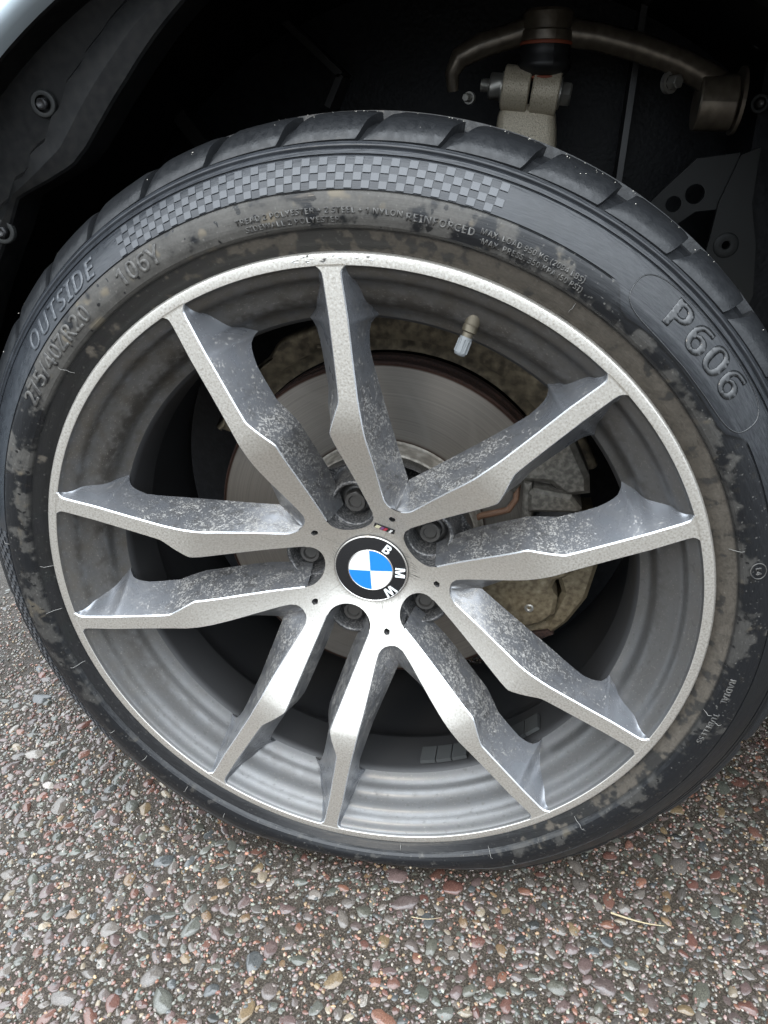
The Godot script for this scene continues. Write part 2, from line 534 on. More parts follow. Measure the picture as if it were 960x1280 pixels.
func spoke(k: int, s: float, number: int) -> ArrayMesh:
	var tp_x := [0.0595, 0.077, 0.10, 0.125, 0.143, 0.146, 0.149, 0.168, 0.1715, 0.175, 0.20, 0.23, 0.255, 0.2595, 0.2618, 0.2637]
	var tp_y := [20.3, 20.6, 21.0, 21.3, 21.4, 21.9, 23.4, 35.3, 36.9, 37.8, 42.6, 48.2, 52.1, 52.4, 51.6, 49.6]
	var tw_x := [0.0722, 0.0738, 0.0775, 0.085, 0.10, 0.125, 0.1455, 0.16, 0.172, 0.20, 0.23, 0.255, 0.2595, 0.2618, 0.2637]
	var tw_y := [39.3, 37.5, 36.4, 37.3, 40.2, 44.6, 47.5, 49.8, 51.4, 56.2, 61.7, 65.2, 66.2, 67.7, 70.6]
	var pb_x := [0.07, 0.087, 0.10, 0.14, 0.150, 0.160, 0.172, 0.20, 0.213, 0.219, 0.223, 0.2248, 0.228, 0.235, 0.25, 0.2637]
	var pb_t := [12.5, 11.6, 11.5, 12.6, 13.2, 16.4, 21.6, 26.6, 27.4, 26.6, 24.0, 20.5, 25.0, 33.0, 43.0, 49.0]
	var pb_z := [0.076, 0.070, 0.066, 0.0455, 0.041, 0.037, 0.034, 0.0310, 0.0325, 0.0350, 0.0390, 0.0430]
	var wb_x := [0.098, 0.115, 0.16, 0.20, 0.213, 0.219, 0.223, 0.2248, 0.228, 0.235, 0.25, 0.2637]
	var wb_t := [57.6, 57.9, 58.6, 61.6, 64.2, 66.6, 69.8, 73.5, 72.0, 70.8, 70.5, 70.7]
	var wb_z := [0.050, 0.047, 0.042, 0.0320, 0.0340, 0.0365, 0.0400, 0.0432]
	var face := []
	var chp := []
	var chw := []
	var flp := []
	var flw := []
	var uvp := []
	var uvw := []
	var back := []
	for i in RP.size():
		var rp: float = RP[i]
		var rw: float = RW[i] if i < RW.size() else rp
		var rb: float = RB[i] if i < RB.size() else rp
		var tp: float = lin(rp, tp_x, tp_y) * 0.001
		var tw: float = rw * sin(deg_to_rad(36.0)) if i == 0 else lin(rw, tw_x, tw_y) * 0.001
		var ap := asin(tp / rp)
		var aw := asin(tw / rw)
		var ins := 0.0008 if i > 0 else 0.0
		var row := []
		var n := 6
		for j in n + 1:
			var f := float(j) / n
			var r := lerpf(rp, rw, f)
			var a := lerpf(ap + ins / rp, aw - ins / rw, f)
			row.append(PT(k, r * cos(a), s * r * sin(a), zf(r)))
		face.append(row)
		var pe := RT(k, rp, s * tp, zf(rp) + 0.0011)
		var we := RT(k, rw, s * tw, zf(rw) + 0.0011)
		if i > 0:
			chp.append([row[0], pe])
			chw.append([row[n], we])
		# back edges
		var tpb: float = lin(rp, pb_x, pb_t) * 0.001
		var zpb: float = lin(rp, pb_x, pb_z) if rp <= 0.2248 else zbarrel(rp) + 0.0016
		var pb := RT(k, rp, s * tpb, maxf(zpb, zf(rp) + 0.0012))
		var wb: Vector3
		if rb < 0.098:
			var z := lerpf(0.0432, 0.050, (rb - 0.0716) / 0.0264)
			var a36 := deg_to_rad(36.0)
			wb = PT(k, rb * cos(a36), s * rb * sin(a36), z)
		else:
			var twb: float = lin(rb, wb_x, wb_t) * 0.001
			var zwb: float = lin(rb, wb_x, wb_z) if rb <= 0.2248 else zbarrel(rb) + 0.0016
			wb = RT(k, rb, s * twb, maxf(zwb, zf(rb) + 0.0012))
		var fp := []
		var fw := []
		var up := []
		var uw := []
		for j in 5:
			var f := j / 4.0
			# a slightly hollow flank
			var hol := 0.0016 * sin(PI * f)
			var q := pe.lerp(pb, f)
			q.z -= hol
			fp.append(q)
			var q2 := we.lerp(wb, f)
			q2.z -= hol
			fw.append(q2)
			up.append(Vector2((rp - 0.058) / 0.21, (number * 2 + 0.06 + 0.86 * f) / 20.0))
			uw.append(Vector2((rw - 0.058) / 0.21, (number * 2 + 1.06 + 0.86 * f) / 20.0))
		flp.append(fp)
		flw.append(fw)
		uvp.append(up)
		uvw.append(uw)
		back.append([pb, pb.lerp(wb, 0.5) + Vector3(0, 0, -0.006), wb])
	var m := ArrayMesh.new()
	var b := Build.new()
	b.grid(face, [], false, Vector3(0, 0, 1))
	b.mesh(m, M.face)
	var e := Build.new()
	e.grid(chp)
	e.grid(chw)
	e.mesh(m, M.edge)
	var f := Build.new()
	var pdir := PT(k, 0, -s, 0) - PT(k, 0, 0, 0)
	f.grid(flp, uvp, false, pdir + Vector3(0, 0, 0.5))
	f.grid(flw, uvw, false, -pdir + Vector3(0, 0, 0.5))
	f.grid(back, [], false, Vector3(0, 0, -1))
	f.mesh(m, M.flank)
	return m

# the machined face between spokes, notches and cap: one sector per spoke valley, with its drain hole
func hub_face() -> ArrayMesh:
	var m := ArrayMesh.new()
	var b := Build.new()
	var w := Build.new()
	for k in 5:
		var mid := deg_to_rad(PAIR0 - 72.0 * k - 36.0)
		# polygon in the sector frame: x along mid, y counter-clockwise
		var poly := PackedVector2Array()
		var notch := []
		for side in [1, -1]:
			# notch arc of the neighbouring pair, from its axis to the spoke root
			var arc := []
			for i in 9:
				var t := i / 8.0 * PI * 0.5
				var u := 0.05593 - 0.0148 * cos(t)
				var tt := 0.0203 * sin(t)
				var al := deg_to_rad(36.0)
				var x := u * cos(al) + tt * sin(al)
				var y: float = side * (u * sin(al) - tt * cos(al))
				arc.append(Vector2(x, y))
			notch.append(arc)
		for p in notch[1]:
			poly.append(p)
		var ap := asin(0.0203 / 0.0595)
		for j in range(1, 7):
			var f := j / 6.0
			poly.append(Vector2.from_angle(-(deg_to_rad(36.0) - lerpf(ap, deg_to_rad(36.0), f))) * lerpf(0.0595, 0.0715, f))
		for j in range(5, 0, -1):
			var f := j / 6.0
			poly.append(Vector2.from_angle(deg_to_rad(36.0) - lerpf(ap, deg_to_rad(36.0), f)) * lerpf(0.0595, 0.0715, f))
		var up: Array = notch[0].duplicate()
		up.reverse()
		for p in up:
			poly.append(p)
		for i in 13:
			var a := deg_to_rad(lerpf(36.0, -36.0, i / 12.0))
			poly.append(Vector2(cos(a), sin(a)) * 0.0335)
		# hole
		var hole := PackedVector2Array()
		for i in 20:
			hole.append(Vector2(0.0600, 0) + Vector2(cos(TAU * i / 20.0), sin(TAU * i / 20.0)) * 0.0030)
		# join the hole to the outline along the middle line towards the cap
		var key := PackedVector2Array()
		for i in poly.size():
			key.append(poly[i])
			if i == 9 + 11 + 9 + 6:
				key[-1] = poly[i] + Vector2(0, 0.00004)
				for j in 20:
					var q := hole[(10 - j + 20) % 20]
					key.append(q + (Vector2(0, 0.00004) if j == 0 else Vector2.ZERO))
				key.append(hole[10] - Vector2(0, 0.00004))
				key.append(poly[i] - Vector2(0, 0.00004))
		var ti := Geometry2D.triangulate_polygon(key)
		if ti.is_empty():
			print("hub face not triangulated")
		var list := []
		for i in range(0, ti.size(), 3):
			list.append([key[ti[i]], key[ti[i + 1]], key[ti[i + 2]]])
		for pass_ in 3:
			var next := []
			for t in list:
				var l := [t[0].distance_to(t[1]), t[1].distance_to(t[2]), t[2].distance_to(t[0])]
				var mx := 0
				for j in 3:
					if l[j] > l[mx]:
						mx = j
				if l[mx] < 0.006:
					next.append(t)
				else:
					var pm: Vector2 = (t[mx] + t[(mx + 1) % 3]) * 0.5
					next.append([t[mx], pm, t[(mx + 2) % 3]])
					next.append([pm, t[(mx + 1) % 3], t[(mx + 2) % 3]])
			list = next
		var base := b.v.size()
		for t in list:
			var tri_pts := []
			for q in t:
				var r: float = q.length()
				var a: float = mid + q.angle()
				var sl := (zf(r + 0.002) - zf(r - 0.002)) / 0.004
				tri_pts.append([W(r, a, zf(r)), Vector3(sl * cos(a), sl * sin(a), 1.0).normalized()])
			var cr: Vector3 = (tri_pts[2][0] - tri_pts[0][0]).cross(tri_pts[1][0] - tri_pts[0][0])
			var order := [0, 1, 2] if cr.z > 0 else [0, 2, 1]
			for j in order:
				b.v.append(tri_pts[j][0])
				b.n.append(tri_pts[j][1])
				b.uv.append(Vector2.ZERO)
				b.ix.append(b.v.size() - 1)
		# walls of the hole and of the notches
		var ring := []
		for i in 21:
			var q := hole[i % 20]
			var p := W(q.length(), mid + q.angle(), zf(q.length()))
			ring.append([p, p + Vector3(0, 0, -0.012)])
		w.grid(ring)
		for arc in notch:
			var rows := []
			for q in arc:
				var r2: float = q.length()
				var p := W(r2, mid + q.angle(), zf(r2))
				rows.append([p, p + Vector3(0, 0, -0.0015), p + Vector3(0, 0, -0.034)])
			w.grid(rows)
	b.mesh(m, M.face)
	w.mesh(m, M.hub)
	return m

# bolt pockets and the web behind them
func hub_floor(k: int) -> ArrayMesh:
	var b := Build.new()
	var rows := []
	for i in 49:
		var u := lerpf(0.034, 0.0865, i / 48.0)
		var row := []
		for j in 41:
			var t := lerpf(-0.0225, 0.0225, j / 40.0)
			var rho := Vector2(u - 0.0600, t).length()
			var z := 0.0655
			# ridge outside the pocket, then the drop to the opening
			z += 0.0035 * smoothstep(0.068, 0.079, u)
			z = lerpf(z, 0.095, smoothstep(0.0805, 0.0865, u + 0.012 * pow(absf(t) / 0.0225, 2.0)))
			z = lerpf(z, 0.084, 1.0 - smoothstep(0.0148, 0.0178, rho))
			row.append(PT(k, u, t, z))
		rows.append(row)
	b.grid(rows, [], false, Vector3(0, 0, 1))
	return b.mesh()

func tyre_limit(a: float) -> float:
	var d := absf(angle_difference(a, -PI / 2))
	if d > 0.9:
		return 0.357
	var flat := H / cos(d)
	# soft minimum of the free tyre and the ground
	var k := 0.004
	var h := clampf(0.5 + 0.5 * (flat - 0.357) / k, 0.0, 1.0)
	return lerpf(flat, 0.357, h) - k * h * (1.0 - h)

func TY(r: float, a: float, z: float) -> Vector3:
	if r > 0.272:
		var lim := tyre_limit(a)
		var f := (r - 0.272) / 0.085
		var sq := (0.357 - lim) / 0.030
		r = 0.272 + (r - 0.272) * (lim - 0.272) / 0.085
		var edge := 1.0 if z < 0.135 else -1.0
		z -= edge * 0.0038 * sq * sin(PI * clampf(f, 0.0, 1.0))
	return W(r, a, z)

const SIDE_R := [0.266, 0.271, 0.2735, 0.279, 0.2848, 0.2862, 0.2872, 0.289, 0.294, 0.300, 0.306, 0.3083, 0.3090, 0.3097, 0.314, 0.320, 0.326, 0.3283, 0.3290, 0.3297, 0.3320, 0.3327, 0.3345, 0.3366]
const SIDE_Z := [0.014, 0.0085, 0.0075, 0.0035, 0.0010, 0.0004, -0.0018, -0.0036, -0.0050, -0.0049, -0.0035, -0.0026, -0.0012, -0.0020, 0.0003, 0.0040, 0.0084, 0.0103, 0.0124, 0.0113, 0.0132, 0.0154, 0.0148, 0.0168]
# the smooth band dips inwards round the big number: inner edge of that band at angle deg
func band_edge(deg: float) -> float:
	return lin(deg, [29.5, 30.6, 32.4, 33.8, 37.6, 42.9, 48.1, 52.0, 53.3, 55.2, 56.4], [0.3093, 0.3083, 0.2995, 0.2976, 0.2978, 0.2986, 0.2988, 0.2966, 0.2980, 0.3083, 0.3093])

func zside_at(r: float, a: float) -> float:
	var deg := rad_to_deg(a)
	if deg > 29.5 and deg < 56.4 and r < 0.3100 and r > 0.290:
		return lin(r, [0.290, 0.294, 0.300, 0.306, 0.3097], [-0.0039, -0.0050, -0.0049, -0.0035, -0.0020]) - 0.0006 * smoothstep(-0.001, 0.001, r - band_edge(deg)) * (1.0 - smoothstep(0.305, 0.3097, r))
	return zside(r)

func zside(r: float) -> float:
	return lin(r, SIDE_R, SIDE_Z)

# outer skin of the shoulder, by arc parameter q 0..1
func crown(q: float) -> Vector2:
	var qs := [0.0, 0.14, 0.30, 0.46, 0.62, 0.80, 1.0]
	return Vector2(lin(q, qs, [0.3366, 0.3405, 0.3452, 0.3492, 0.3520, 0.3540, 0.3552]), lin(q, qs, [0.0168, 0.0196, 0.0240, 0.0290, 0.0355, 0.0440, 0.0560]))

func build_tyre(wheel: Node3D) -> void:
	var m := ArrayMesh.new()
	var breaks := [[0, 5], [5, 7], [7, 11], [11, 13], [13, 17], [17, 19], [19, 20], [20, 21], [21, 23]]
	for half in 2:
		var b := Build.new()
		for br in breaks:
			var rs := []
			for i in range(br[0], br[1]):
				for j in 3:
					rs.append(lerpf(SIDE_R[i], SIDE_R[i + 1], j / 3.0))
			rs.append(SIDE_R[br[1]])
			var rows := []
			var uvs := []
			for i in 361:
				var a := PI * (half + i / 360.0)
				var row := []
				var uvr := []
				for r in rs:
					row.append(TY(r, a, zside_at(r, a)))
					uvr.append(Vector2(i / 360.0, (r - 0.266) / 0.071))
				rows.append(row)
				uvs.append(uvr)
			b.grid(rows, uvs, false, Vector3(0, 0, 1))
		b.mesh(m, M.side[half])
	# the recessed shoulder under the blocks, grooved crown and the far sidewall
	var c := Build.new()
	var prof := [Vector2(0.3366, 0.0168), Vector2(0.3350, 0.0200), Vector2(0.3395, 0.0262), Vector2(0.3440, 0.0330), Vector2(0.3470, 0.0430), Vector2(0.3485, 0.060),
		Vector2(0.3490, 0.064), Vector2(0.3560, 0.066), Vector2(0.3565, 0.100), Vector2(0.3490, 0.102), Vector2(0.3490, 0.112), Vector2(0.3568, 0.114), Vector2(0.3568, 0.150), Vector2(0.3490, 0.152), Vector2(0.3490, 0.162), Vector2(0.3565, 0.164), Vector2(0.3560, 0.200), Vector2(0.3490, 0.202), Vector2(0.3490, 0.212), Vector2(0.3550, 0.214),
		Vector2(0.3500, 0.240), Vector2(0.3366, 0.2532), Vector2(0.320, 0.266), Vector2(0.300, 0.274), Vector2(0.285, 0.269), Vector2(0.262, 0.256)]
	for s in prof.size() - 1:
		var rows := []
		for i in 181:
			var a := TAU * i / 180.0
			var row := []
			for j in 3:
				var p: Vector2 = prof[s].lerp(prof[s + 1], j / 2.0)
				row.append(TY(p.x, a, p.y))
			rows.append(row)
		c.grid(rows)
	c.mesh(m, M.tread)
	var tyre := put("tyre", m, null, wheel)
	# shoulder blocks, one by one
	var nb := 40
	var pitch := TAU / nb
	for k in nb:
		var a0 := deg_to_rad(96.6) + pitch * k
		var bb := Build.new()
		var top := []
		var nphi := 9
		var nq := 9
		for i in nphi + 1:
			var f := float(i) / nphi
			var row := []
			for j in nq + 1:
				var qq := float(j) / nq
				var low := lerpf(0.080, 0.055, f)      # the slanted lower edge
				var q := lerpf(low, 1.0, qq)
				# lateral grooves lean and curl at the foot
				var lean := -0.17 * q + 0.11 * pow(1.0 - q, 3.0)
				var wd := lerpf(0.055, 0.10, smoothstep(0.0, 0.6, q))
				var a := a0 + pitch * (lean + lerpf(wd, 1.0 - wd, f))
				var p := crown(q)
				# rounded rims
				var ed := minf(minf(f, 1.0 - f) * 1.4, qq) * 9.0
				var drop := 0.0009 * pow(1.0 - clampf(ed, 0.0, 1.0), 2.0)
				row.append(TY(p.x - drop, a, p.y + drop * 0.8))
			top.append(row)
		bb.grid(top)
		# skirts down into the groove
		for edge in [[0, 1], [nphi, 1], [0, 0], [nq, 0]]:
			var rows := []
			var count := nq + 1 if edge[1] == 1 else nphi + 1
			for j in count:
				var p: Vector3 = top[edge[0]][j] if edge[1] == 1 else top[j][edge[0]]
				var inward := (Vector3(0, H, -0.05) - p).normalized()
				inward.z = -0.6
				rows.append([p, p + inward.normalized() * 0.0068])
			bb.grid(rows)
		put("tread_block", bb.mesh(), M.tread, tyre)
	# chequered embossing, two arcs of four rows
	var sq := Build.new()
	sq.grid([[Vector3(-0.5, 0.5, 0), Vector3(0.5, 0.5, 0)], [Vector3(-0.5, -0.5, 0), Vector3(0.5, -0.5, 0)]], [], false, Vector3(0, 0, 1))
	var made := 0
	for arc in [[120.0, 71.0], [172.0, 216.0]]:
		var n := int(absf(arc[1] - arc[0]) / 1.02)
		for i in n:
			for row in 4:
				if (i + row) % 2:
					continue
				var d: float = lerpf(arc[0], arc[1], (i + 0.5) / n)
				var bb := Build.new()
				var r0 := 0.3104 + row * 0.0044
				var da := deg_to_rad(absf(arc[1] - arc[0]) / n * 0.49)
				var a := deg_to_rad(d)
				var front := []
				var base := []
				for c2 in [[-1, 0], [1, 0], [1, 1], [-1, 1]]:
					var r: float = r0 + 0.00425 * c2[1]
					front.append(TY(r, a + da * c2[0] * 0.93, zside(r) - 0.0007))
					base.append(TY(r, a + da * c2[0], zside(r) + 0.0003))
				bb.grid([[front[0], front[1]], [front[3], front[2]]], [], false, Vector3(0, 0, 1))
				for e in 4:
					var e2 := (e + 1) % 4
					bb.grid([[front[e], front[e2]], [base[e], base[e2]]], [], false, (front[e] + front[e2] - front[0] - front[2]) + Vector3(0, 0, 0.001))
				put("raised_square", bb.mesh(), M.check, tyre)
				made += 1
	# lettering moulded into the sidewall
	for t in [["OUTSIDE", 0.3128, 132.6, 0.0128, 1.20, "letter_clean", 0.16], ["275/40ZR20", 0.2935, 138.0, 0.0118, 1.08, "letter", 0.0], ["106Y", 0.2935, 118.5, 0.0118, 1.10, "letter", 0.0],
			["TREAD 2 POLYESTER + 2 STEEL + 1 NYLON", 0.2960, 92.6, 0.0034, 1.20, "letter", 0.0], ["SIDEWALL 2 POLYESTER", 0.2905, 96.0, 0.0034, 1.20, "letter", 0.0],
			["REINFORCED", 0.2945, 77.3, 0.0044, 1.18, "letter", 0.0], ["MAX. LOAD 950 KG (2094 LBS)", 0.2965, 65.6, 0.0034, 1.06, "letter", 0.0], ["MAX. PRESS. 350 KPA (50 PSI)", 0.2910, 65.2, 0.0034, 1.06, "letter", 0.0],
			["P606", 0.3085, 42.4, 0.0168, 1.42, "letter_dark", 0.0], ["TUBELESS", 0.2925, -16.5, 0.0042, 1.2, "letter", 0.0], ["RADIAL", 0.2925, -9.0, 0.0042, 1.2, "letter", 0.0], ["E4", 0.2965, 11.8, 0.0036, 1.1, "letter", 0.0]]:
		var lm := arc_text(t[0], t[1], deg_to_rad(t[2]), t[3], t[4], t[6])
		if lm:
			put("lettering", lm, M[t[5]], tyre)
	# ring round the small mark, and the lozenge round the big number
	var ring := Build.new()
	var rp := []
	var rr := []
	for i in 25:
		var a := TAU * i / 24.0
		var r := 0.2983 + 0.0052 * sin(a)
		rp.append(TY(r, deg_to_rad(11.8) + 0.0062 * cos(a) / 0.298, zside(r) - 0.0002))
		rr.append(0.0004)
	tube(ring, rp, rr, 5, false)
	put("ring_mark", ring.mesh(), M.letter, tyre)
	var loz := Build.new()
	rp = []
	rr = []
	for i in 81:
		var f := i / 80.0 * TAU
		var cx := signf(cos(f)) * pow(absf(cos(f)), 0.35)
		var r := 0.3140 + 0.0138 * signf(sin(f)) * pow(absf(sin(f)), 0.75)
		rp.append(TY(r, deg_to_rad(42.6 + 11.2 * cx), zside_at(r, deg_to_rad(42.6 + 11.2 * cx)) - 0.0001))
		rr.append(0.00045)
	tube(loz, rp, rr, 5, false)
	put("number_border", loz.mesh(), M.rubber, tyre)
	# rubber whiskers left from the mould
	for w in [[-83, 0.281, 0.008], [-65.5, 0.2885, 0.010], [-62.0, 0.303, 0.007], [-47.0, 0.287, 0.012], [187.0, 0.284, 0.012], [178.0, 0.278, 0.014], [199.0, 0.286, 0.012], [222.0, 0.296, 0.010], [214.0, 0.30, 0.008], [15.0, 0.286, 0.009], [-14.0, 0.289, 0.006], [-15.0, 0.299, 0.006], [58.0, 0.281, 0.007], [232.0, 0.295, 0.009], [241.0, 0.30, 0.009], [139.0, 0.2865, 0.010], [174.0, 0.312, 0.007]]:
		var a := deg_to_rad(w[0])
		var pts := []
		var bend := rng.randf_range(-1.0, 1.0)
		for i in 5:
			var f := i / 4.0
			var r: float = w[1] + w[2] * (f - 0.5)
			pts.append(TY(r, a + (0.004 * bend * f * f + rng.randf_range(-0.002, 0.002)), zside(r) - 0.0004 - 0.0016 * sin(PI * f)))
		var wb := Build.new()
		tube(wb, pts, [0.0002, 0.00026, 0.00026, 0.0002, 0.00015], 5)
		put("rubber_whisker", wb.mesh(), M.whisker, tyre)
	# grit stuck to the tread
	var grit := SphereMesh.new()
	grit.radius = 0.5
	grit.height = 1.0
	grit.radial_segments = 6
	grit.rings = 3
	var mm := MultiMesh.new()
	mm.transform_format = MultiMesh.TRANSFORM_3D
	mm.mesh = grit
	mm.instance_count = 60
	for i in 60:
		var q := rng.randf_range(0.35, 1.0)
		var a := deg_to_rad(rng.randf_range(25, 150))
		if rng.randf() < 0.5:
			a = deg_to_rad(rng.randf_range(45, 100))
			q = rng.randf_range(0.75, 1.0)
		var p := crown(q)
		var s := rng.randf_range(0.0003, 0.0010)
		mm.set_instance_transform(i, Transform3D(Basis.from_scale(Vector3(s, s * 0.7, s)), TY(p.x + s * 0.2, a, p.y)))
	var mi := MultiMeshInstance3D.new()
	mi.name = "road_grit"
	mi.multimesh = mm
	mi.material_override = M.grit
	mi.set_meta("kind", "stuff")
	tyre.add_child(mi, true)

func text_mesh(text: String, height: float, depth: float) -> TextMesh:
	var f := SystemFont.new()
	f.font_names = PackedStringArray(["Droid Sans"])
	f.font_weight = 700
	var t := TextMesh.new()
	t.font = f
	t.font_size = 48
	t.pixel_size = height / 34.5
	t.depth = depth
	t.curve_step = 1.5
	t.text = text
	return t

func arc_text(text: String, r0: float, ac: float, height: float, stretch: float, slant: float) -> ArrayMesh:
	var t := text_mesh(text, height, 0.0012)
	var src := t.get_mesh_arrays()
	if src.is_empty() or src[0] == null:
		return null
	var vs: PackedVector3Array = src[Mesh.ARRAY_VERTEX]
	if vs.is_empty():
		return null
	var lo := INF
	for p in vs:
		lo = minf(lo, p.y)
	var index: PackedInt32Array = src[Mesh.ARRAY_INDEX]
	if height > 0.009:
		# big letters: cut long triangles so that they follow the curved rubber
		var work := []
		for i in range(0, index.size(), 3):
			work.append([vs[index[i]], vs[index[i + 1]], vs[index[i + 2]]])
		var done := PackedVector3Array()
		while not work.is_empty():
			var cut: Array = work.pop_back()
			var best := 0
			for j in 3:
				if cut[j].distance_to(cut[(j + 1) % 3]) > cut[best].distance_to(cut[(best + 1) % 3]):
					best = j
			if cut[best].distance_to(cut[(best + 1) % 3]) < 0.0022:
				done.append_array(PackedVector3Array(cut))
			else:
				var pm: Vector3 = (cut[best] + cut[(best + 1) % 3]) * 0.5
				work.append([cut[best], pm, cut[(best + 2) % 3]])
				work.append([pm, cut[(best + 1) % 3], cut[(best + 2) % 3]])
		vs = done
		index = PackedInt32Array(range(vs.size()))
	for i in vs.size():
		var p := vs[i]
		var y := p.y - lo
		var x := p.x * stretch + slant * y
		var r := r0 + y
		vs[i] = TY(r, ac - x / (r0 + height * 0.5), zside_at(r, ac - x / (r0 + height * 0.5)) - p.z - 0.00005)
	var a := []
	a.resize(Mesh.ARRAY_MAX)
	a[Mesh.ARRAY_VERTEX] = vs
	a[Mesh.ARRAY_INDEX] = index
	var st := SurfaceTool.new()
	st.create_from_arrays(a)
	st.deindex()
	st.set_smooth_group(-1)
	st.generate_normals()
	return st.commit()

func build_wheel() -> void:
	var wheel := thing("wheel_assembly", "dirty grey alloy wheel with ten paired spokes and a low black tyre", "wheel")
	build_tyre(wheel)
	# rim: the painted inner lip, with machined ring, spokes and hub
	var b := Build.new()
	var prof := barrel_profile()
	var rows := []
	var uvs := []
	for i in 601:
		var a := TAU * i / 600.0
		var row := []
		var uvr := []
		for j in prof.size():
			row.append(W(prof[j].x, a, prof[j].y))
			uvr.append(Vector2(i / 600.0, (0.2640 - prof[j].x + prof[j].y) / 0.0827))
		rows.append(row)
		uvs.append(uvr)
	b.grid(rows, uvs)
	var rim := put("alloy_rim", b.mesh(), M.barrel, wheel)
	var ib := Build.new()
	lathe(ib, Vector3(0, H, 0), Vector3(0, 0, -1), [Vector2(0.2243, 0.0430), Vector2(0.2222, 0.0455), Vector2(0.2212, 0.050), Vector2(0.2212, 0.088), Vector2(0.2260, 0.097), Vector2(0.2350, 0.106), Vector2(0.2385, 0.125), Vector2(0.2400, 0.200), Vector2(0.2520, 0.245), Vector2(0.2620, 0.252)], 160)
	put("rim_barrel", ib.mesh(), M.inner, rim)
	var lip := Build.new()
	lathe(lip, Vector3(0, H, 0), Vector3(0, 0, -1), [Vector2(0.2637, 0.0004), Vector2(0.2640, 0.0)], 240)
	lathe(lip, Vector3(0, H, 0), Vector3(0, 0, -1), [Vector2(0.2640, 0.0), Vector2(0.2675, -0.0002), Vector2(0.2704, 0.0001)], 240)
	lathe(lip, Vector3(0, H, 0), Vector3(0, 0, -1), [Vector2(0.2704, 0.0001), Vector2(0.2714, 0.0008), Vector2(0.2721, 0.0024), Vector2(0.2721, 0.0062), Vector2(0.2700, 0.0115), Vector2(0.2650, 0.0150)], 240)
	put("rim_edge", lip.mesh(), M.face, rim)
	fill_stations()
	for k in 5:
		for s in 2:
			put("spoke", spoke(k, -1.0 if s == 0 else 1.0, k * 2 + s), null, rim)
	put("hub_face", hub_face(), null, rim)
	for k in 5:
		put("bolt_pocket", hub_floor(k), M.hub, rim)
	var hb := Build.new()
	lathe(hb, Vector3(0, H, 0), Vector3(0, 0, -1), [Vector2(0.0335, 0.0595), Vector2(0.0335, 0.074), Vector2(0.0362, 0.074)], 48)
	lathe(hb, Vector3(0, H, 0), Vector3(0, 0, -1), [Vector2(0.088, 0.094), Vector2(0.088, 0.112), Vector2(0.02, 0.112)], 64)
	put("hub_back", hb.mesh(), M.hub, rim)
	# bolts
	for k in 5:
		var c := PT(k, 0.0600, 0, 0.084)
		var bl := Build.new()
		lathe(bl, c, Vector3(0, 0, 1), [Vector2(0.0146, -0.002), Vector2(0.0142, 0.0022), Vector2(0.0118, 0.0040), Vector2(0.0100, 0.0042)], 28)
		lathe(bl, c, Vector3(0, 0, 1), [Vector2(0.0100, 0.0042), Vector2(0.0100, 0.0110), Vector2(0.0090, 0.0122)], 6, 0.4 + k, 0.4 + k + TAU, true)
		lathe(bl, c, Vector3(0, 0, 1), [Vector2(0.0088, 0.0122), Vector2(0.0062, 0.0122), Vector2(0.0052, 0.0100), Vector2(0.0001, 0.0100)], 24, 0.0, TAU, true)
		put("lug_bolt", bl.mesh(), M.bolt, wheel)
	# centre cap
	var cap_b := Build.new()
	var z0 := 0.0585
	lathe(cap_b, Vector3(0, H, 0), Vector3(0, 0, -1), [Vector2(0.0345, z0 + 0.006), Vector2(0.0336, z0 - 0.0004), Vector2(0.0328, z0 - 0.0010)], 64)
	lathe(cap_b, Vector3(0, H, 0), Vector3(0, 0, -1), [Vector2(0.0328, z0 - 0.0010), Vector2(0.025, z0 - 0.0018), Vector2(0.012, z0 - 0.0026), Vector2(0.0001, z0 - 0.0028)], 64)
	var cap := put("centre_cap", cap_b.mesh(), M.black_gloss, wheel)
	var ch := Build.new()
	lathe(ch, Vector3(0, H, 0), Vector3(0, 0, -1), [Vector2(0.0334, z0 - 0.0004), Vector2(0.0329, z0 - 0.0016), Vector2(0.0322, z0 - 0.0016), Vector2(0.0318, z0 - 0.0010)], 64)
	put("outer_ring", ch.mesh(), M.chrome, cap)
	ch = Build.new()
	lathe(ch, Vector3(0, H, 0), Vector3(0, 0, -1), [Vector2(0.0206, z0 - 0.0020), Vector2(0.0203, z0 - 0.0030), Vector2(0.0196, z0 - 0.0030), Vector2(0.0193, z0 - 0.0022)], 64)
	put("inner_ring", ch.mesh(), M.chrome, cap)
	for q in 4:
		var qb := Build.new()
		var a0 := deg_to_rad(2.0 + 90.0 * q)
		var pr := []
		for i in 5:
			var r := 0.0196 * i / 4.0 + 0.00005
			pr.append([r, z0 - 0.0034 + 0.0006 * pow(i / 4.0, 2.0)])
		var rws := []
		for i in 13:
			var a := a0 + PI / 2 * i / 12.0
			var row := []
			for p in pr:
				row.append(W(p[0], a, p[1]))
			rws.append(row)
		qb.grid(rws)
		put("emblem_quarter", qb.mesh(), M.blue if q % 2 == 0 else M.white, cap)
	for l in [["B", 55.0], ["M", -2.0], ["W", -50.0]]:
		var tm := text_mesh(l[0], 0.0086, 0.0006)
		var o := put("emblem_letter", tm, M.white, cap)
		var a := deg_to_rad(l[1])
		o.position = W(0.0262, a, z0 - 0.0022)
		o.rotation = Vector3(0, 0, a - PI / 2)
		o.scale = Vector3(1.05, 1, 1)
	# small striped badge above the cap
	var bp := Build.new()
	var bc := W(0.0460, deg_to_rad(72.5), zf(0.0460) - 0.0004)
	var nrm := Vector3(-0.15, -0.45, 1.0).normalized()
	var ax := Vector3(cos(deg_to_rad(-19.0)), sin(deg_to_rad(-19.0)), 0)
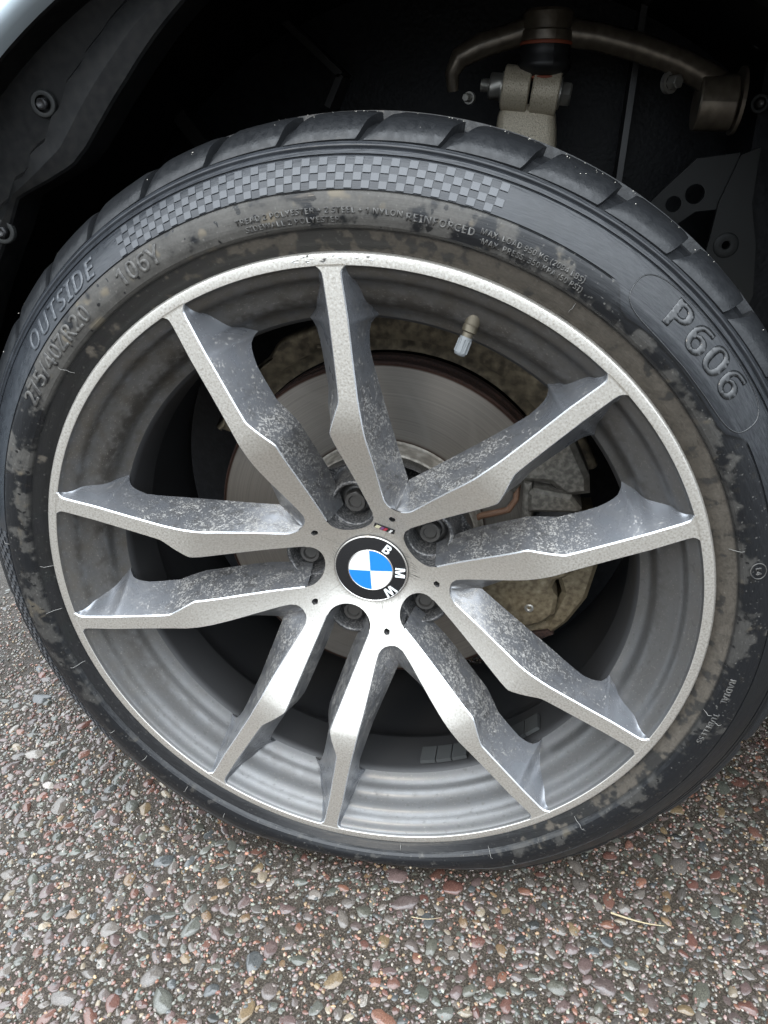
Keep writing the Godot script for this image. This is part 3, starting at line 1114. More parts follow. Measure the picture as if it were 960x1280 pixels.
	ax = (ax - nrm * ax.dot(nrm)).normalized()
	var bas := Basis(ax, nrm.cross(ax), nrm)
	block(bp, bc, Vector3(0.0185, 0.0062, 0.0010), bas)
	var badge := put("badge", bp.mesh(), M.black_gloss, wheel)
	var cols := [L(0.55, 0.52, 0.36), L(0.16, 0.06, 0.16), L(0.36, 0.03, 0.05), L(0.7, 0.7, 0.68)]
	for i in 4:
		var sb := Build.new()
		var x0: float = [-0.0078, -0.0032, -0.0002, 0.0048][i]
		var wd: float = [0.0042, 0.0026, 0.0026, 0.0020][i]
		var sk := -0.0016
		var pts := []
		for q in [[0, -1], [1, -1], [1, 1], [0, 1]]:
			pts.append(bc + bas * Vector3(x0 + wd * q[0] + sk * -q[1] * 0.5, 0.0023 * q[1], 0.0009))
		sb.grid([[pts[0], pts[1]], [pts[3], pts[2]]], [], false, nrm)
		put("badge_stripe", sb.mesh(), mat(cols[i], 0.35), badge)
	# valve
	var va := deg_to_rad(69.2)
	var v0 := W(0.2405, va, 0.026)
	var v1 := W(0.2150, va, 0.020)
	var vd := (v1 - v0)
	var vb := Build.new()
	lathe(vb, v0, vd, [Vector2(0.0054, -0.003), Vector2(0.0054, 0.003), Vector2(0.0048, 0.0042)], 20)
	lathe(vb, v0, vd, [Vector2(0.0054, 0.0042), Vector2(0.0054, 0.0085), Vector2(0.0040, 0.0095)], 6, 0, TAU, true)
	lathe(vb, v0, vd, [Vector2(0.0038, 0.0095), Vector2(0.0038, 0.018)], 20)
	var valve := put("valve", vb.mesh(), M.brass, wheel)
	vb = Build.new()
	var vp := [Vector2(0.0044, 0.0125), Vector2(0.0046, 0.014), Vector2(0.0046, 0.0235), Vector2(0.0036, 0.0256), Vector2(0.0001, 0.0260)]
	lathe(vb, v0, vd, vp, 20)
	for i in 10:
		var a := TAU * i / 10.0
		var dn := vd.normalized()
		var s := dn.cross(Vector3(0, 1, 0.01)).normalized()
		var u := dn.cross(s)
		var o := (s * cos(a) + u * sin(a)) * 0.0045
		tube(vb, [v0 + dn * 0.0145 + o, v0 + dn * 0.0235 + o], [0.0006, 0.0006], 5)
	put("valve_cap", vb.mesh(), M.plastic_cap, valve)
	# kerb rash on the lip at the top spoke
	for i in 16:
		var a := deg_to_rad(rng.randf_range(86.0, 98.0))
		var r := rng.randf_range(0.2655, 0.2705)
		var kb := Build.new()
		var q0 := W(r, a, -0.0003)
		var q1 := W(r + rng.randf_range(-0.0012, 0.0018), a - rng.randf_range(0.004, 0.016), -0.0003)
		tube(kb, [q0, q0.lerp(q1, 0.5) + Vector3(0, 0, 0.0003), q1], [0.0001, rng.randf_range(0.0003, 0.0007), 0.0001], 5, false)
		put("kerb_scuff", kb.mesh(), M.edge if i % 3 else M.bolt, rim)
	# balance weights on the inner barrel
	for wg in [[-69.5, 3], [-50.5, 4]]:
		for i in wg[1]:
			var a: float = deg_to_rad(wg[0] + (i - wg[1] * 0.5) * 4.3)
			var r0 := 0.2195
			var wbb := Build.new()
			var e := Vector3(cos(a), sin(a), 0)
			var tt := Vector3(-sin(a), cos(a), 0)
			block(wbb, W(r0 - 0.0015, a, 0.060), Vector3(0.004, 0.0152, 0.019), Basis(e, tt, Vector3(0, 0, 1)))
			put("balance_weight", wbb.mesh(), M.lead, wheel)

# ------------------------------------------------------------------ brake, suspension, arch
func build_brake() -> void:
	var disc := thing("brake_disc", "bare steel brake disc with rusty edge behind the spokes", "brake disc")
	var rows := []
	var uvs := []
	for i in 129:
		var a := TAU * i / 128.0
		var row := []
		var uvr := []
		for j in 5:
			row.append(W(lerpf(0.085, 0.1655, j / 4.0), a, 0.131))
			uvr.append(Vector2(i / 128.0, j / 4.0))
		rows.append(row)
		uvs.append(uvr)
	var b := Build.new()
	b.grid(rows, uvs)
	put("friction_ring", b.mesh(), M.disc, disc)
	b = Build.new()
	lathe(b, Vector3(0, H, 0), Vector3(0, 0, -1), [Vector2(0.1655, 0.131), Vector2(0.1672, 0.1325), Vector2(0.1672, 0.142), Vector2(0.150, 0.143), Vector2(0.150, 0.154), Vector2(0.1672, 0.155), Vector2(0.1672, 0.165), Vector2(0.10, 0.166)], 96, 0, TAU, true)
	put("rusty_edge", b.mesh(), M.rust, disc)
	b = Build.new()
	lathe(b, Vector3(0, H, 0), Vector3(0, 0, -1), [Vector2(0.0950, 0.1312), Vector2(0.0945, 0.1300), Vector2(0.0915, 0.1290), Vector2(0.0900, 0.1160), Vector2(0.0870, 0.1130), Vector2(0.030, 0.1130)], 64)
	put("hat", b.mesh(), M.hat, disc)
	# splash shield
	var sh := thing("splash_shield", "tan dusty sheet metal shield curving round the brake disc", "brake shield")
	b = Build.new()
	var sr := []
	for i in 65:
		var a := deg_to_rad(lerpf(20.0, 152.0, i / 64.0))
		var ro := 0.204 + 0.002 * sin(a * 9.0) - 0.010 * smoothstep(118.0, 126.0, rad_to_deg(a))
		sr.append([W(0.168, a, 0.172), W(0.178, a, 0.170), W(0.182, a, 0.158), W(0.196, a, 0.152), W(ro - 0.003, a, 0.150), W(ro, a, 0.152), W(ro + 0.002, a, 0.157), W(ro + 0.001, a, 0.185)])
	b.grid(sr)
	put("shield_plate", b.mesh(), M.shield, sh)
	b = Build.new()
	tube(b, [W(0.186, deg_to_rad(110), 0.150), W(0.181, deg_to_rad(107), 0.149), W(0.185, deg_to_rad(103), 0.150), W(0.192, deg_to_rad(101), 0.150)], [0.002, 0.0025, 0.0025, 0.002], 8)
	put("stamped_bead", b.mesh(), M.shield, sh)
	# caliper
	var cal := thing("brake_caliper", "gold brown brake caliper gripping the disc beside the lower spokes", "caliper")
	b = Build.new()
	prism(b, [Vector2(0.083, 0.300), Vector2(0.098, 0.330), Vector2(0.130, 0.344), Vector2(0.172, 0.338), Vector2(0.178, 0.316), Vector2(0.1700, 0.3080), Vector2(0.1625, 0.3050), Vector2(0.1590, 0.2960), Vector2(0.1655, 0.2860), Vector2(0.1640, 0.2680), Vector2(0.1520, 0.2560), Vector2(0.136, 0.2500), Vector2(0.118, 0.2530), Vector2(0.098, 0.2700)], 0.098, 0.128, 0.004)
	put("caliper_body", b.mesh(), M.gold, cal)
	b = Build.new()
	prism(b, [Vector2(0.150, 0.345), Vector2(0.196, 0.345), Vector2(0.199, 0.315), Vector2(0.193, 0.280), Vector2(0.178, 0.252), Vector2(0.158, 0.230), Vector2(0.134, 0.225), Vector2(0.134, 0.240), Vector2(0.158, 0.250), Vector2(0.170, 0.285)], 0.112, 0.20, 0.004)
	put("bracket", b.mesh(), M.gold, cal)
	b = Build.new()
	lathe(b, Vector3(0.1405, 0.2745, -0.0985), Vector3(0, 0, 1), [Vector2(0.0046, 0.0), Vector2(0.0040, 0.0016), Vector2(0.0022, 0.0016), Vector2(0.0016, 0.0004), Vector2(0.0001, 0.0004)], 20)
	put("pin", b.mesh(), M.steel, cal)
	b = Build.new()
	prism(b, [Vector2(0.128, 0.2350), Vector2(0.160, 0.2440), Vector2(0.166, 0.2400), Vector2(0.150, 0.2310)], 0.108, 0.125, 0.001)
	put("pad_spring", b.mesh(), M.rust, cal)
	b = Build.new()
	prism(b, [Vector2(0.098, 0.392), Vector2(0.112, 0.418), Vector2(0.146, 0.440), Vector2(0.166, 0.436), Vector2(0.184, 0.400), Vector2(0.186, 0.384), Vector2(0.166, 0.380), Vector2(0.150, 0.392), Vector2(0.128, 0.392), Vector2(0.120, 0.380)], 0.118, 0.20, 0.005)
	put("bridge", b.mesh(), M.grey_cast, cal)
	b = Build.new()
	prism(b, [Vector2(0.133, 0.366), Vector2(0.133, 0.384), Vector2(0.137, 0.389), Vector2(0.170, 0.384), Vector2(0.180, 0.372), Vector2(0.178, 0.368)], 0.112, 0.15, 0.003)
	put("bridge_rib", b.mesh(), M.grey_cast, cal)
	b = Build.new()
	prism(b, [Vector2(0.128, 0.340), Vector2(0.128, 0.392), Vector2(0.135, 0.392), Vector2(0.137, 0.340)], 0.116, 0.16, 0.002)
	put("bridge_leg", b.mesh(), M.grey_cast, cal)
	b = Build.new()
	lathe(b, Vector3(0.159, 0.354, -0.13), Vector3(0, 0, 1), [Vector2(0.021, -0.03), Vector2(0.021, 0.010), Vector2(0.017, 0.014), Vector2(0.0001, 0.014)], 28)
	put("piston_boot", b.mesh(), M.boot, cal)
	var ho := thing("brake_hose", "thin rust brown hose curling below the caliper bridge", "hose")
	b = Build.new()
	tube(b, [Vector3(0.086, 0.349, -0.128), Vector3(0.092, 0.354, -0.125), Vector3(0.104, 0.358, -0.124), Vector3(0.116, 0.362, -0.124), Vector3(0.122, 0.372, -0.126), Vector3(0.123, 0.388, -0.130)], [0.0030, 0.0032, 0.0032, 0.0032, 0.0030, 0.0030], 10)
	put("hose_line", b.mesh(), M.hose, ho)

func build_suspension() -> void:
	var z := -0.29
	var kn := thing("steering_knuckle", "tan forged knuckle with a split clamp standing behind the tyre", "knuckle", Vector3.ZERO)
	var tilt := Vector3(cos(deg_to_rad(-7.5)), sin(deg_to_rad(-7.5)), 0.0)
	var c := Vector3(0.1115, 0.7070, z)
	for s in [-1.0, 1.0]:
		var b := Build.new()
		var from := 0.0012 if s > 0 else -0.0255
		var to := 0.0255 if s > 0 else -0.0012
		lathe(b, c, tilt, [Vector2(0.0001, from), Vector2(0.0172, from), Vector2(0.0185, from + 0.0013), Vector2(0.0185, to - 0.0013), Vector2(0.0172, to), Vector2(0.0001, to)], 36, 0, TAU, true)
		var up := tilt.cross(Vector3(0, 0, 1))
		block(b, c + tilt * (from + to) * 0.5 + Vector3(0, 0.004, -0.016), Vector3((to - from) * 0.98, 0.026, 0.030), Basis(tilt, -up, Vector3(0, 0, 1)))
		put("clamp_half", b.mesh(), M.cast, kn)
	var nb := Build.new()
	# upright: a flat tapering arm that goes down behind the tyre
	var pr := []
	for p in [[0.696, 0.0235, 0.014], [0.687, 0.0270, 0.017], [0.675, 0.0285, 0.018], [0.640, 0.030, 0.020], [0.560, 0.034, 0.024], [0.470, 0.042, 0.03]]:
		var row := []
		var cx: float = 0.1085 + (0.70 - p[0]) * 0.02
		for i in 17:
			var a := TAU * i / 16.0
			row.append(Vector3(cx + p[1] * signf(cos(a)) * pow(absf(cos(a)), 0.4), p[0], z - 0.012 + p[2] * signf(sin(a)) * pow(absf(sin(a)), 0.5)))
		pr.append(row)
	nb.grid(pr)
	put("upright", nb.mesh(), M.cast, kn)
	var bb := Build.new()
	var lx := c - tilt * 0.0255
	lathe(bb, lx, -tilt, [Vector2(0.0125, 0.0), Vector2(0.0125, 0.0018), Vector2(0.0105, 0.0018)], 24, 0, TAU, true)
	lathe(bb, lx, -tilt, [Vector2(0.0112, 0.0018), Vector2(0.0112, 0.0112), Vector2(0.0098, 0.0125), Vector2(0.006, 0.0125)], 6, 0.3, 0.3 + TAU, true)
	for i in 6:
		lathe(bb, lx - tilt * (0.0125 + 0.0013 * i), -tilt, [Vector2(0.0050, 0.0), Vector2(0.0058, 0.0006), Vector2(0.0050, 0.0013)], 16)
	lathe(bb, lx - tilt * 0.0203, -tilt, [Vector2(0.005, 0), Vector2(0.0001, 0.0004)], 16)
	put("clamp_nut", bb.mesh(), M.steel, kn)
	bb = Build.new()
	var rx := c + tilt * 0.0255
	lathe(bb, rx, tilt, [Vector2(0.0130, 0.0), Vector2(0.0130, 0.0016), Vector2(0.0104, 0.0022)], 24, 0, TAU, true)
	lathe(bb, rx, tilt, [Vector2(0.0104, 0.0022), Vector2(0.0104, 0.0095), Vector2(0.0092, 0.0108), Vector2(0.0001, 0.0108)], 6, 0.1, 0.1 + TAU, true)
	put("clamp_bolt", bb.mesh(), M.steel, kn)
	# control arm with ball joint
	var arm := thing("control_arm", "brown curved upper control arm reaching across the dark wheel arch", "suspension arm")
	var j := Vector3(0.1225, 0.7425, z)
	var ab := Build.new()
	lathe(ab, j, Vector3(0.03, 1, 0), [Vector2(0.0001, 0.0), Vector2(0.0225, 0.0), Vector2(0.0240, 0.0012), Vector2(0.0240, 0.0080), Vector2(0.0228, 0.0095), Vector2(0.0222, 0.022), Vector2(0.0205, 0.0245), Vector2(0.0001, 0.0245)], 40, 0, TAU, true)
	put("ball_joint", ab.mesh(), M.arm, arm)
	ab = Build.new()
	tube(ab, [j + Vector3(-0.016, 0.010, 0), j + Vector3(-0.034, 0.006, 0.002), j + Vector3(-0.058, 0.000, 0.004), j + Vector3(-0.076, -0.008, 0.004), j + Vector3(-0.083, -0.020, 0.002), j + Vector3(-0.082, -0.034, 0.0)], [0.0115, 0.0100, 0.0105, 0.0092, 0.0068, 0.0050], 16, true, 1.0)
	tube(ab, [j + Vector3(0.016, 0.008, 0), j + Vector3(0.045, 0.003, 0), j + Vector3(0.080, -0.006, -0.002), j + Vector3(0.115, -0.018, -0.004), j + Vector3(0.140, -0.030, -0.006), j + Vector3(0.158, -0.040, -0.008)], [0.0115, 0.0108, 0.0112, 0.0110, 0.0120, 0.0110], 18)
	put("arm", ab.mesh(), M.arm, arm)
	ab = Build.new()
	var bu := Vector3(0.2770, 0.6930, z - 0.006)
	lathe(ab, bu + Vector3(-0.020, 0.0, 0), Vector3(1, -0.05, 0), [Vector2(0.0001, 0), Vector2(0.0215, 0.0), Vector2(0.0225, 0.0015), Vector2(0.0225, 0.030), Vector2(0.0215, 0.0315), Vector2(0.0001, 0.0315)], 36, 0, TAU, true)
	lathe(ab, bu + Vector3(0.013, 0, 0), Vector3(1, -0.05, 0), [Vector2(0.0001, 0), Vector2(0.0270, 0.0), Vector2(0.0270, 0.003), Vector2(0.0001, 0.003)], 36, 0, TAU, true)
	put("bushing", ab.mesh(), M.arm, arm)
	ab = Build.new()
	lathe(ab, j + Vector3(0, 0.0008, 0), Vector3(0.03, 1, 0), [Vector2(0.0232, -0.0028), Vector2(0.0240, -0.0016), Vector2(0.0232, 0.0)], 36)
	put("seal_ring", ab.mesh(), M.seal, arm)
	ab = Build.new()
	lathe(ab, j, Vector3(0.03, 1, 0), [Vector2(0.0215, -0.001), Vector2(0.0225, -0.006), Vector2(0.0215, -0.010), Vector2(0.0240, -0.015), Vector2(0.0235, -0.020), Vector2(0.0170, -0.0245), Vector2(0.0150, -0.0255)], 36)
	put("rubber_boot", ab.mesh(), M.boot, arm)
	ab = Build.new()
	lathe(ab, j + Vector3(-0.0005, -0.0255, 0), Vector3(0.03, 1, 0), [Vector2(0.0160, -0.0022), Vector2(0.0168, -0.001), Vector2(0.0160, 0.0)], 30)
	put("seal_ring", ab.mesh(), M.seal, arm)
	# small hardware round the well
	for q in [[Vector3(0.0545, 0.7035, -0.30), 0.0036, Vector3(-0.3, 0, 1), "small dark bolt left of the tan clamp, under the control arm"], [Vector3(0.2330, 0.7090, -0.29), 0.0060, Vector3(0.6, 0, 0.8), "bright hexagon bolt under the right end of the control arm"]]:
		var t := thing("hexagon_bolt", q[3], "bolt", Vector3.ZERO, "bolts in the wheel arch")
		var hb := Build.new()
		lathe(hb, q[0], q[2], [Vector2(q[1] * 1.5, -0.004), Vector2(q[1] * 1.5, 0.0), Vector2(q[1], 0.0)], 20, 0, TAU, true)
		lathe(hb, q[0], q[2], [Vector2(q[1], 0.0), Vector2(q[1], 0.008), Vector2(q[1] * 0.85, 0.009), Vector2(0.0001, 0.009)], 6, 0.2, 0.2 + TAU, true)
		put("bolt_head", hb.mesh(), M.steel, t)
	# slotted bracket right of the tyre
	var br := thing("mounting_bracket", "dark grey bracket with two round holes right of the tyre", "bracket")
	plate_with_holes(br, "plate", [Vector2(0.216, 0.600), Vector2(0.236, 0.622), Vector2(0.262, 0.648), Vector2(0.298, 0.652), Vector2(0.290, 0.606), Vector2(0.268, 0.604), Vector2(0.238, 0.582)], [[Vector2(0.2650, 0.6188), 0.0085], [Vector2(0.2475, 0.6105), 0.0070]], -0.28, 0.006)
	var sp := thing("strut_plate", "tall dark grey sheet plate with a round grommet at the right edge", "plate")
	plate_with_holes(sp, "plate", [Vector2(0.272, 0.500), Vector2(0.283, 0.580), Vector2(0.286, 0.612), Vector2(0.298, 0.650), Vector2(0.313, 0.656), Vector2(0.314, 0.610), Vector2(0.324, 0.575), Vector2(0.330, 0.530), Vector2(0.320, 0.490)], [[Vector2(0.2981, 0.5751), 0.0035]], -0.275, 0.006)
	var gb := Build.new()
	lathe(gb, Vector3(0.2981, 0.5751, -0.2745), Vector3(0, 0, 1), [Vector2(0.0035, 0.0), Vector2(0.0042, 0.0012), Vector2(0.0100, 0.0012), Vector2(0.0112, 0.0)], 28)
	put("grommet", gb.mesh(), M.plate, sp)

func plate_with_holes(parent: Node3D, called: String, poly: Array, holes: Array, z: float, thick: float) -> void:
	var comb := CSGCombiner3D.new()
	comb.name = called
	var p := CSGPolygon3D.new()
	p.polygon = PackedVector2Array(poly)
	p.depth = thick
	p.position = Vector3(0, 0, z)
	p.material = M.plate
	comb.add_child(p)
	for h in holes:
		var cy := CSGCylinder3D.new()
		cy.operation = CSGShape3D.OPERATION_SUBTRACTION
		cy.radius = h[1]
		cy.height = 0.05
		cy.sides = 24
		cy.rotation = Vector3(PI / 2, 0, 0)
		cy.position = Vector3(h[0].x, h[0].y, z)
		cy.material = M.plate
		comb.add_child(cy)
	parent.add_child(comb, true)

const AC := Vector3(0.030, 0.355, 0.0)      # centre of the wheel arch
func AR(r: float, a: float, z: float) -> Vector3:
	return AC + Vector3(r * cos(a), r * sin(a), -z)

func build_arch() -> void:
	var li := thing("wheel_arch_liner", "black plastic liner inside the wheel arch, ribbed and splashed", "wheel arch liner")
	# an outward-facing flange with a raised band, its inner edge winding round the arch, then the deep tub
	var b := Build.new()
	var rings := []
	for k in 161:
		var a := lerpf(0.02, PI + 0.02, k / 160.0)
		var deg := rad_to_deg(a)
		var ri := lin(deg, [0, 40, 80, 108, 112, 117, 121.5, 124.7, 127.5, 131, 135, 139, 145, 180], [0.425, 0.432, 0.428, 0.4120, 0.4030, 0.3910, 0.3820, 0.3765, 0.3750, 0.3815, 0.3920, 0.3860, 0.384, 0.384])
		var rb := maxf(ri + 0.006, lin(deg, [0, 80, 113.5, 118, 121, 123.6, 127, 132, 140, 180], [0.435, 0.436, 0.4270, 0.4195, 0.4150, 0.4100, 0.4020, 0.3990, 0.4000, 0.400]))
		var wob := 0.0012 * sin(deg * 1.7) + 0.0008 * sin(deg * 4.1)
		rings.append([Vector2(0.4480, 0.004), Vector2(0.4420, 0.014), Vector2(0.4400, 0.034), Vector2(rb + 0.004 + wob, 0.037), Vector2(rb + wob, 0.0300), Vector2((rb + ri) * 0.5, 0.0275), Vector2(ri + 0.0015, 0.0290), Vector2(ri, 0.0310), Vector2(ri + 0.002, 0.062), Vector2(ri + 0.012, 0.075), Vector2(0.4600, 0.110), Vector2(0.4620, 0.150), Vector2(0.4620, 0.42)])
	for i in 12:
		var rows := []
		for k in 161:
			var a := lerpf(0.02, PI + 0.02, k / 160.0)
			rows.append([AR(rings[k][i].x, a, rings[k][i].y), AR(rings[k][i + 1].x, a, rings[k][i + 1].y)])
		b.grid(rows, [], false)
	put("liner_shell", b.mesh(), M.flange, li)
	# inner wall with its ribs
	b = Build.new()
	block(b, Vector3(0.03, 0.50, -0.425), Vector3(1.1, 1.0, 0.02))
	put("inner_wall", b.mesh(), M.plastic, li)
	for r in [[[-0.325, 0.765], [-0.245, 0.665], 0.016], [[-0.245, 0.668], [-0.20, 0.665], 0.010], [[-0.146, 0.785], [-0.087, 0.734], 0.007], [[-0.087, 0.734], [-0.103, 0.705], 0.007], [[-0.19, 0.83], [-0.146, 0.785], 0.007], [[0.215, 0.86], [0.205, 0.60], 0.006]]:
		b = Build.new()
		var p0 := Vector3(r[0][0], r[0][1], -0.395)
		var p1 := Vector3(r[1][0], r[1][1], -0.395)
		var d := p1 - p0
		block(b, (p0 + p1) * 0.5, Vector3(d.length(), r[2], 0.04), Basis(Vector3(0, 0, 1), atan2(d.y, d.x)))
		put("liner_rib", b.mesh(), M.liner_edge, li)
	# right-hand bulkhead of the well
	b = Build.new()
	block(b, Vector3(0.345, 0.60, -0.345), Vector3(0.07, 0.7, 0.10))
	put("bulkhead", b.mesh(), M.plastic, li)
	var screws := [[AR(0.4162, deg_to_rad(126.0), 0.0335), "black washer screw in the liner just inside the fender edge"], [AR(0.3903, deg_to_rad(139.2), 0.0290), "lower black screw in the liner beside the tyre shoulder"], [Vector3(0.3080, 0.6900, -0.285), "grey screw on the bulkhead above the tall plate"], [Vector3(0.3010, 0.7375, -0.285), "topmost grey screw at the upper corner of the arch"]]
	for s in screws.size():
		var t := thing("liner_screw", screws[s][1], "screw", Vector3.ZERO, "screws in the wheel arch")
		var sb := Build.new()
		var d: Vector3 = (CAM - screws[s][0]).normalized() * Vector3(0.3, 0.3, 1.0)
		var k := 0.78 if s < 2 else 0.7
		lathe(sb, screws[s][0], d, [Vector2(0.0112 * k, -0.003), Vector2(0.0112 * k, 0.0008), Vector2(0.0100 * k, 0.0018), Vector2(0.0070 * k, 0.0012)], 28)
		put("washer", sb.mesh(), M.plate, t)
		sb = Build.new()
		lathe(sb, screws[s][0], d, [Vector2(0.0050 * k, 0.001), Vector2(0.0050 * k, 0.0040), Vector2(0.0036 * k, 0.0052)], 6, 0, TAU, true)
		lathe(sb, screws[s][0], d, [Vector2(0.0036 * k, 0.0052), Vector2(0.0020 * k, 0.0040), Vector2(0.0001, 0.0040)], 16)
		put("screw_head", sb.mesh(), M.bolt if s >= 2 else M.boot, t)
	# painted fender, then unseen body blocks that shade the arch
	var body := thing("parked_car", "pale silver blue fender, plus unseen bodywork shading the dark wheel arch", "car")
	b = Build.new()
	var fp := [Vector2(0.4430, 0.012), Vector2(0.4420, -0.002), Vector2(0.4432, -0.009), Vector2(0.4465, -0.0125), Vector2(0.4510, -0.0120), Vector2(0.4545, -0.0085), Vector2(0.4560, -0.0078), Vector2(0.4575, -0.0090), Vector2(0.4650, -0.0040), Vector2(0.4900, 0.0120), Vector2(0.5400, 0.030), Vector2(0.6300, 0.060)]
	var fr := []
	for k in 97:
		var a := lerpf(0.0, PI, k / 96.0)
		var row := []
		for p in fp:
			row.append(AR(p.x, a, p.y))
		fr.append(row)
	b.grid(fr)
	put("fender", b.mesh(), M.paint, body)
	b = Build.new()
	block(b, Vector3(0.25, 0.985, -0.92), Vector3(1.9, 0.03, 1.80))
	put("unseen_bonnet", b.mesh(), M.paint, body)  # out of view, placed to keep overhead sky off the arch
	b = Build.new()
	block(b, Vector3(1.20, 0.60, -0.92), Vector3(1.1, 0.80, 1.80))
	put("unseen_door_panel", b.mesh(), M.paint, body)  # out of view, placed to darken the right side
	b = Build.new()
	block(b, Vector3(0.25, 0.70, -1.05), Vector3(1.9, 0.55, 1.2))
	put("unseen_engine_bay", b.mesh(), M.plastic, body)  # out of view, blocks light from behind the inner wall

# ------------------------------------------------------------------ ground
func pebble_mesh(seed_: int) -> ArrayMesh:
	var nn := noise(seed_, 0.9, 2)
	var b := Build.new()
	var rows := []
	var nr := 6
	var ns := 11
	var facets := []
	var rg := RandomNumberGenerator.new()
	rg.seed = seed_
	for i in 9:
		facets.append([Vector3(rg.randf_range(-1, 1), rg.randf_range(-0.2, 1), rg.randf_range(-1, 1)).normalized(), rg.randf_range(0.32, 0.46)])
	for i in nr + 1:
		var th := PI * 0.62 * i / nr
		var row := []
		for j in ns + 1:
			var ph := TAU * (j % ns) / ns
			var d := Vector3(sin(th) * cos(ph), cos(th), sin(th) * sin(ph))
			var r := 0.5 * (1.0 + 0.34 * nn.get_noise_3dv(d * 1.3))
			for f in facets:
				var k: float = d.dot(f[0])
				if k > 0.2:
					r = minf(r, f[1] / k)
			row.append(d * r)
		rows.append(row)
	b.grid(rows, [], false, Vector3(0, 1, 0))
	# outward normals whatever the vote
	for i in b.n.size():
		if b.n[i].dot(b.v[i]) < 0:
			b.n[i] = -b.n[i]
	return b.mesh()

func build_ground() -> void:
	var ground := Node3D.new()
	ground.name = "ground"
	ground.set_meta("kind", "structure")
	ground.set_meta("label", "wet exposed pebble asphalt under and around the wheel")
	add_child(ground)
	# the wide sheet with a finer, gently uneven patch where the picture looks
	var hgt := noise(91, 1.0, 4)
	var low := func(x: float, zz: float) -> float:
		return -0.0022 + 0.0020 * hgt.get_noise_2d(x * 14.0, zz * 14.0) + 0.0012 * hgt.get_noise_2d(x * 60.0, zz * 60.0)
	var b := Build.new()
	var rows := []
	var nx := 260
	var nz := 170
	for i in nx + 1:
		var x := lerpf(-1.15, 0.85, float(i) / nx)
		var row := []
		for j in nz + 1:
			var zz := lerpf(-0.80, 0.55, float(j) / nz)
			var e := minf(minf(i, nx - i), minf(j, nz - j))
			row.append(Vector3(x, low.call(x, zz) if e > 0 else -0.0022, zz))
		rows.append(row)
	b.grid(rows, [], false, Vector3(0, 1, 0))
	var far := [-60.0, -1.15, 0.85, 60.0]
	var farz := [-60.0, -0.80, 0.55, 60.0]
	for i in 3:
		for j in 3:
			if i == 1 and j == 1:
				continue
			b.grid([[Vector3(far[i], -0.0022, farz[j]), Vector3(far[i + 1], -0.0022, farz[j])], [Vector3(far[i], -0.0022, farz[j + 1]), Vector3(far[i + 1], -0.0022, farz[j + 1])]], [], false, Vector3(0, 1, 0))
	var gm := mat(Color.WHITE, 1.0)
	gm.albedo_texture = ntex(101, 0.05, 5, [[0.2, L(0.016, 0.012, 0.008)], [0.5, L(0.036, 0.028, 0.020)], [0.68, L(0.060, 0.049, 0.037)], [0.85, L(0.125, 0.107, 0.086)]], 1024)
	gm.roughness_texture = ntex(102, 0.02, 4, [[0.3, g(0.12)], [0.55, g(0.30)], [0.8, g(0.5)]], 512)
	gm.metallic_specular = 0.38
	gm.normal_enabled = true
	gm.normal_texture = ntex(103, 0.16, 3, [], 1024, 9.0)
	gm.normal_scale = 0.9
	tri(gm, 7.0)
	put("asphalt", b.mesh(), gm, ground)
	# pebbles
	var kinds := []
	for i in 12:
		kinds.append(pebble_mesh(200 + i))
	var mott := ntex(111, 0.05, 4, [[0.25, g(0.62)], [0.6, g(0.86)], [0.85, g(1.0)]], 256)
	var pn := ntex(112, 0.09, 3, [], 256, 5.0)
	var palette := [[0.17, 0.155, 0.14], [0.15, 0.125, 0.115], [0.19, 0.17, 0.15], [0.125, 0.13, 0.105], [0.105, 0.12, 0.10], [0.14, 0.15, 0.13], [0.20, 0.095, 0.072], [0.17, 0.075, 0.060], [0.26, 0.12, 0.080],
		[0.25, 0.18, 0.10], [0.24, 0.155, 0.085], [0.30, 0.25, 0.18], [0.060, 0.072, 0.072], [0.085, 0.10, 0.105], [0.16, 0.11, 0.105], [0.36, 0.33, 0.29], [0.13, 0.10, 0.095]]
	for p in palette:
		for c in 3:
			p[c] = lerpf(p[c], [0.150, 0.112, 0.086][c], 0.20) * 0.84
	var weights := [9, 8, 8, 8, 7, 7, 5, 5, 3, 3, 3, 3, 4, 4, 8, 2, 8]
	var deck := []
	for i in palette.size():
		for j in weights[i]:
			deck.append(i)
	var pm := []
	for p in palette:
		var m := mat(L(p[0], p[1], p[2]), 0.13)
		m.albedo_texture = mott
		m.normal_enabled = true
		m.normal_texture = pn
		m.normal_scale = 0.35
		tri(m, 1.3)
		pm.append(m)
	# scatter, biggest first, kept apart on a grid
	var cell := {}
	var list := []
	var sizes := []
	for i in 15000:
		var f := i / 15000.0
		sizes.append(lerpf(0.0270, 0.0160, f / 0.02) if f < 0.02 else (lerpf(0.0160, 0.0100, (f - 0.02) / 0.16) if f < 0.18 else lerpf(0.0100, 0.0034, pow((f - 0.20) / 0.80, 0.6))))
	for s in sizes:
		for attempt in 9:
			var x := rng.randf_range(-1.05, 0.75)
			var zz := rng.randf_range(-0.70, 0.45)
			if attempt < 7:      # the seen part is filled densest
				x = rng.randf_range(-0.55, 0.48)
				zz = rng.randf_range(-0.30, 0.24)
			var cx := int(floor(x / 0.028))
			var cz := int(floor(zz / 0.028))
			var ok := true
			for dx in range(-1, 2):
				for dz in range(-1, 2):
					for q in cell.get(Vector2i(cx + dx, cz + dz), []):
						if Vector2(q[0] - x, q[1] - zz).length() < (q[2] + s) * 0.385:
							ok = false
							break
					if not ok:
						break
				if not ok:
					break
			if ok:
				var key := Vector2i(cx, cz)
				if not cell.has(key):
					cell[key] = []
				cell[key].append([x, zz, s])
				list.append([x, zz, s])
				break
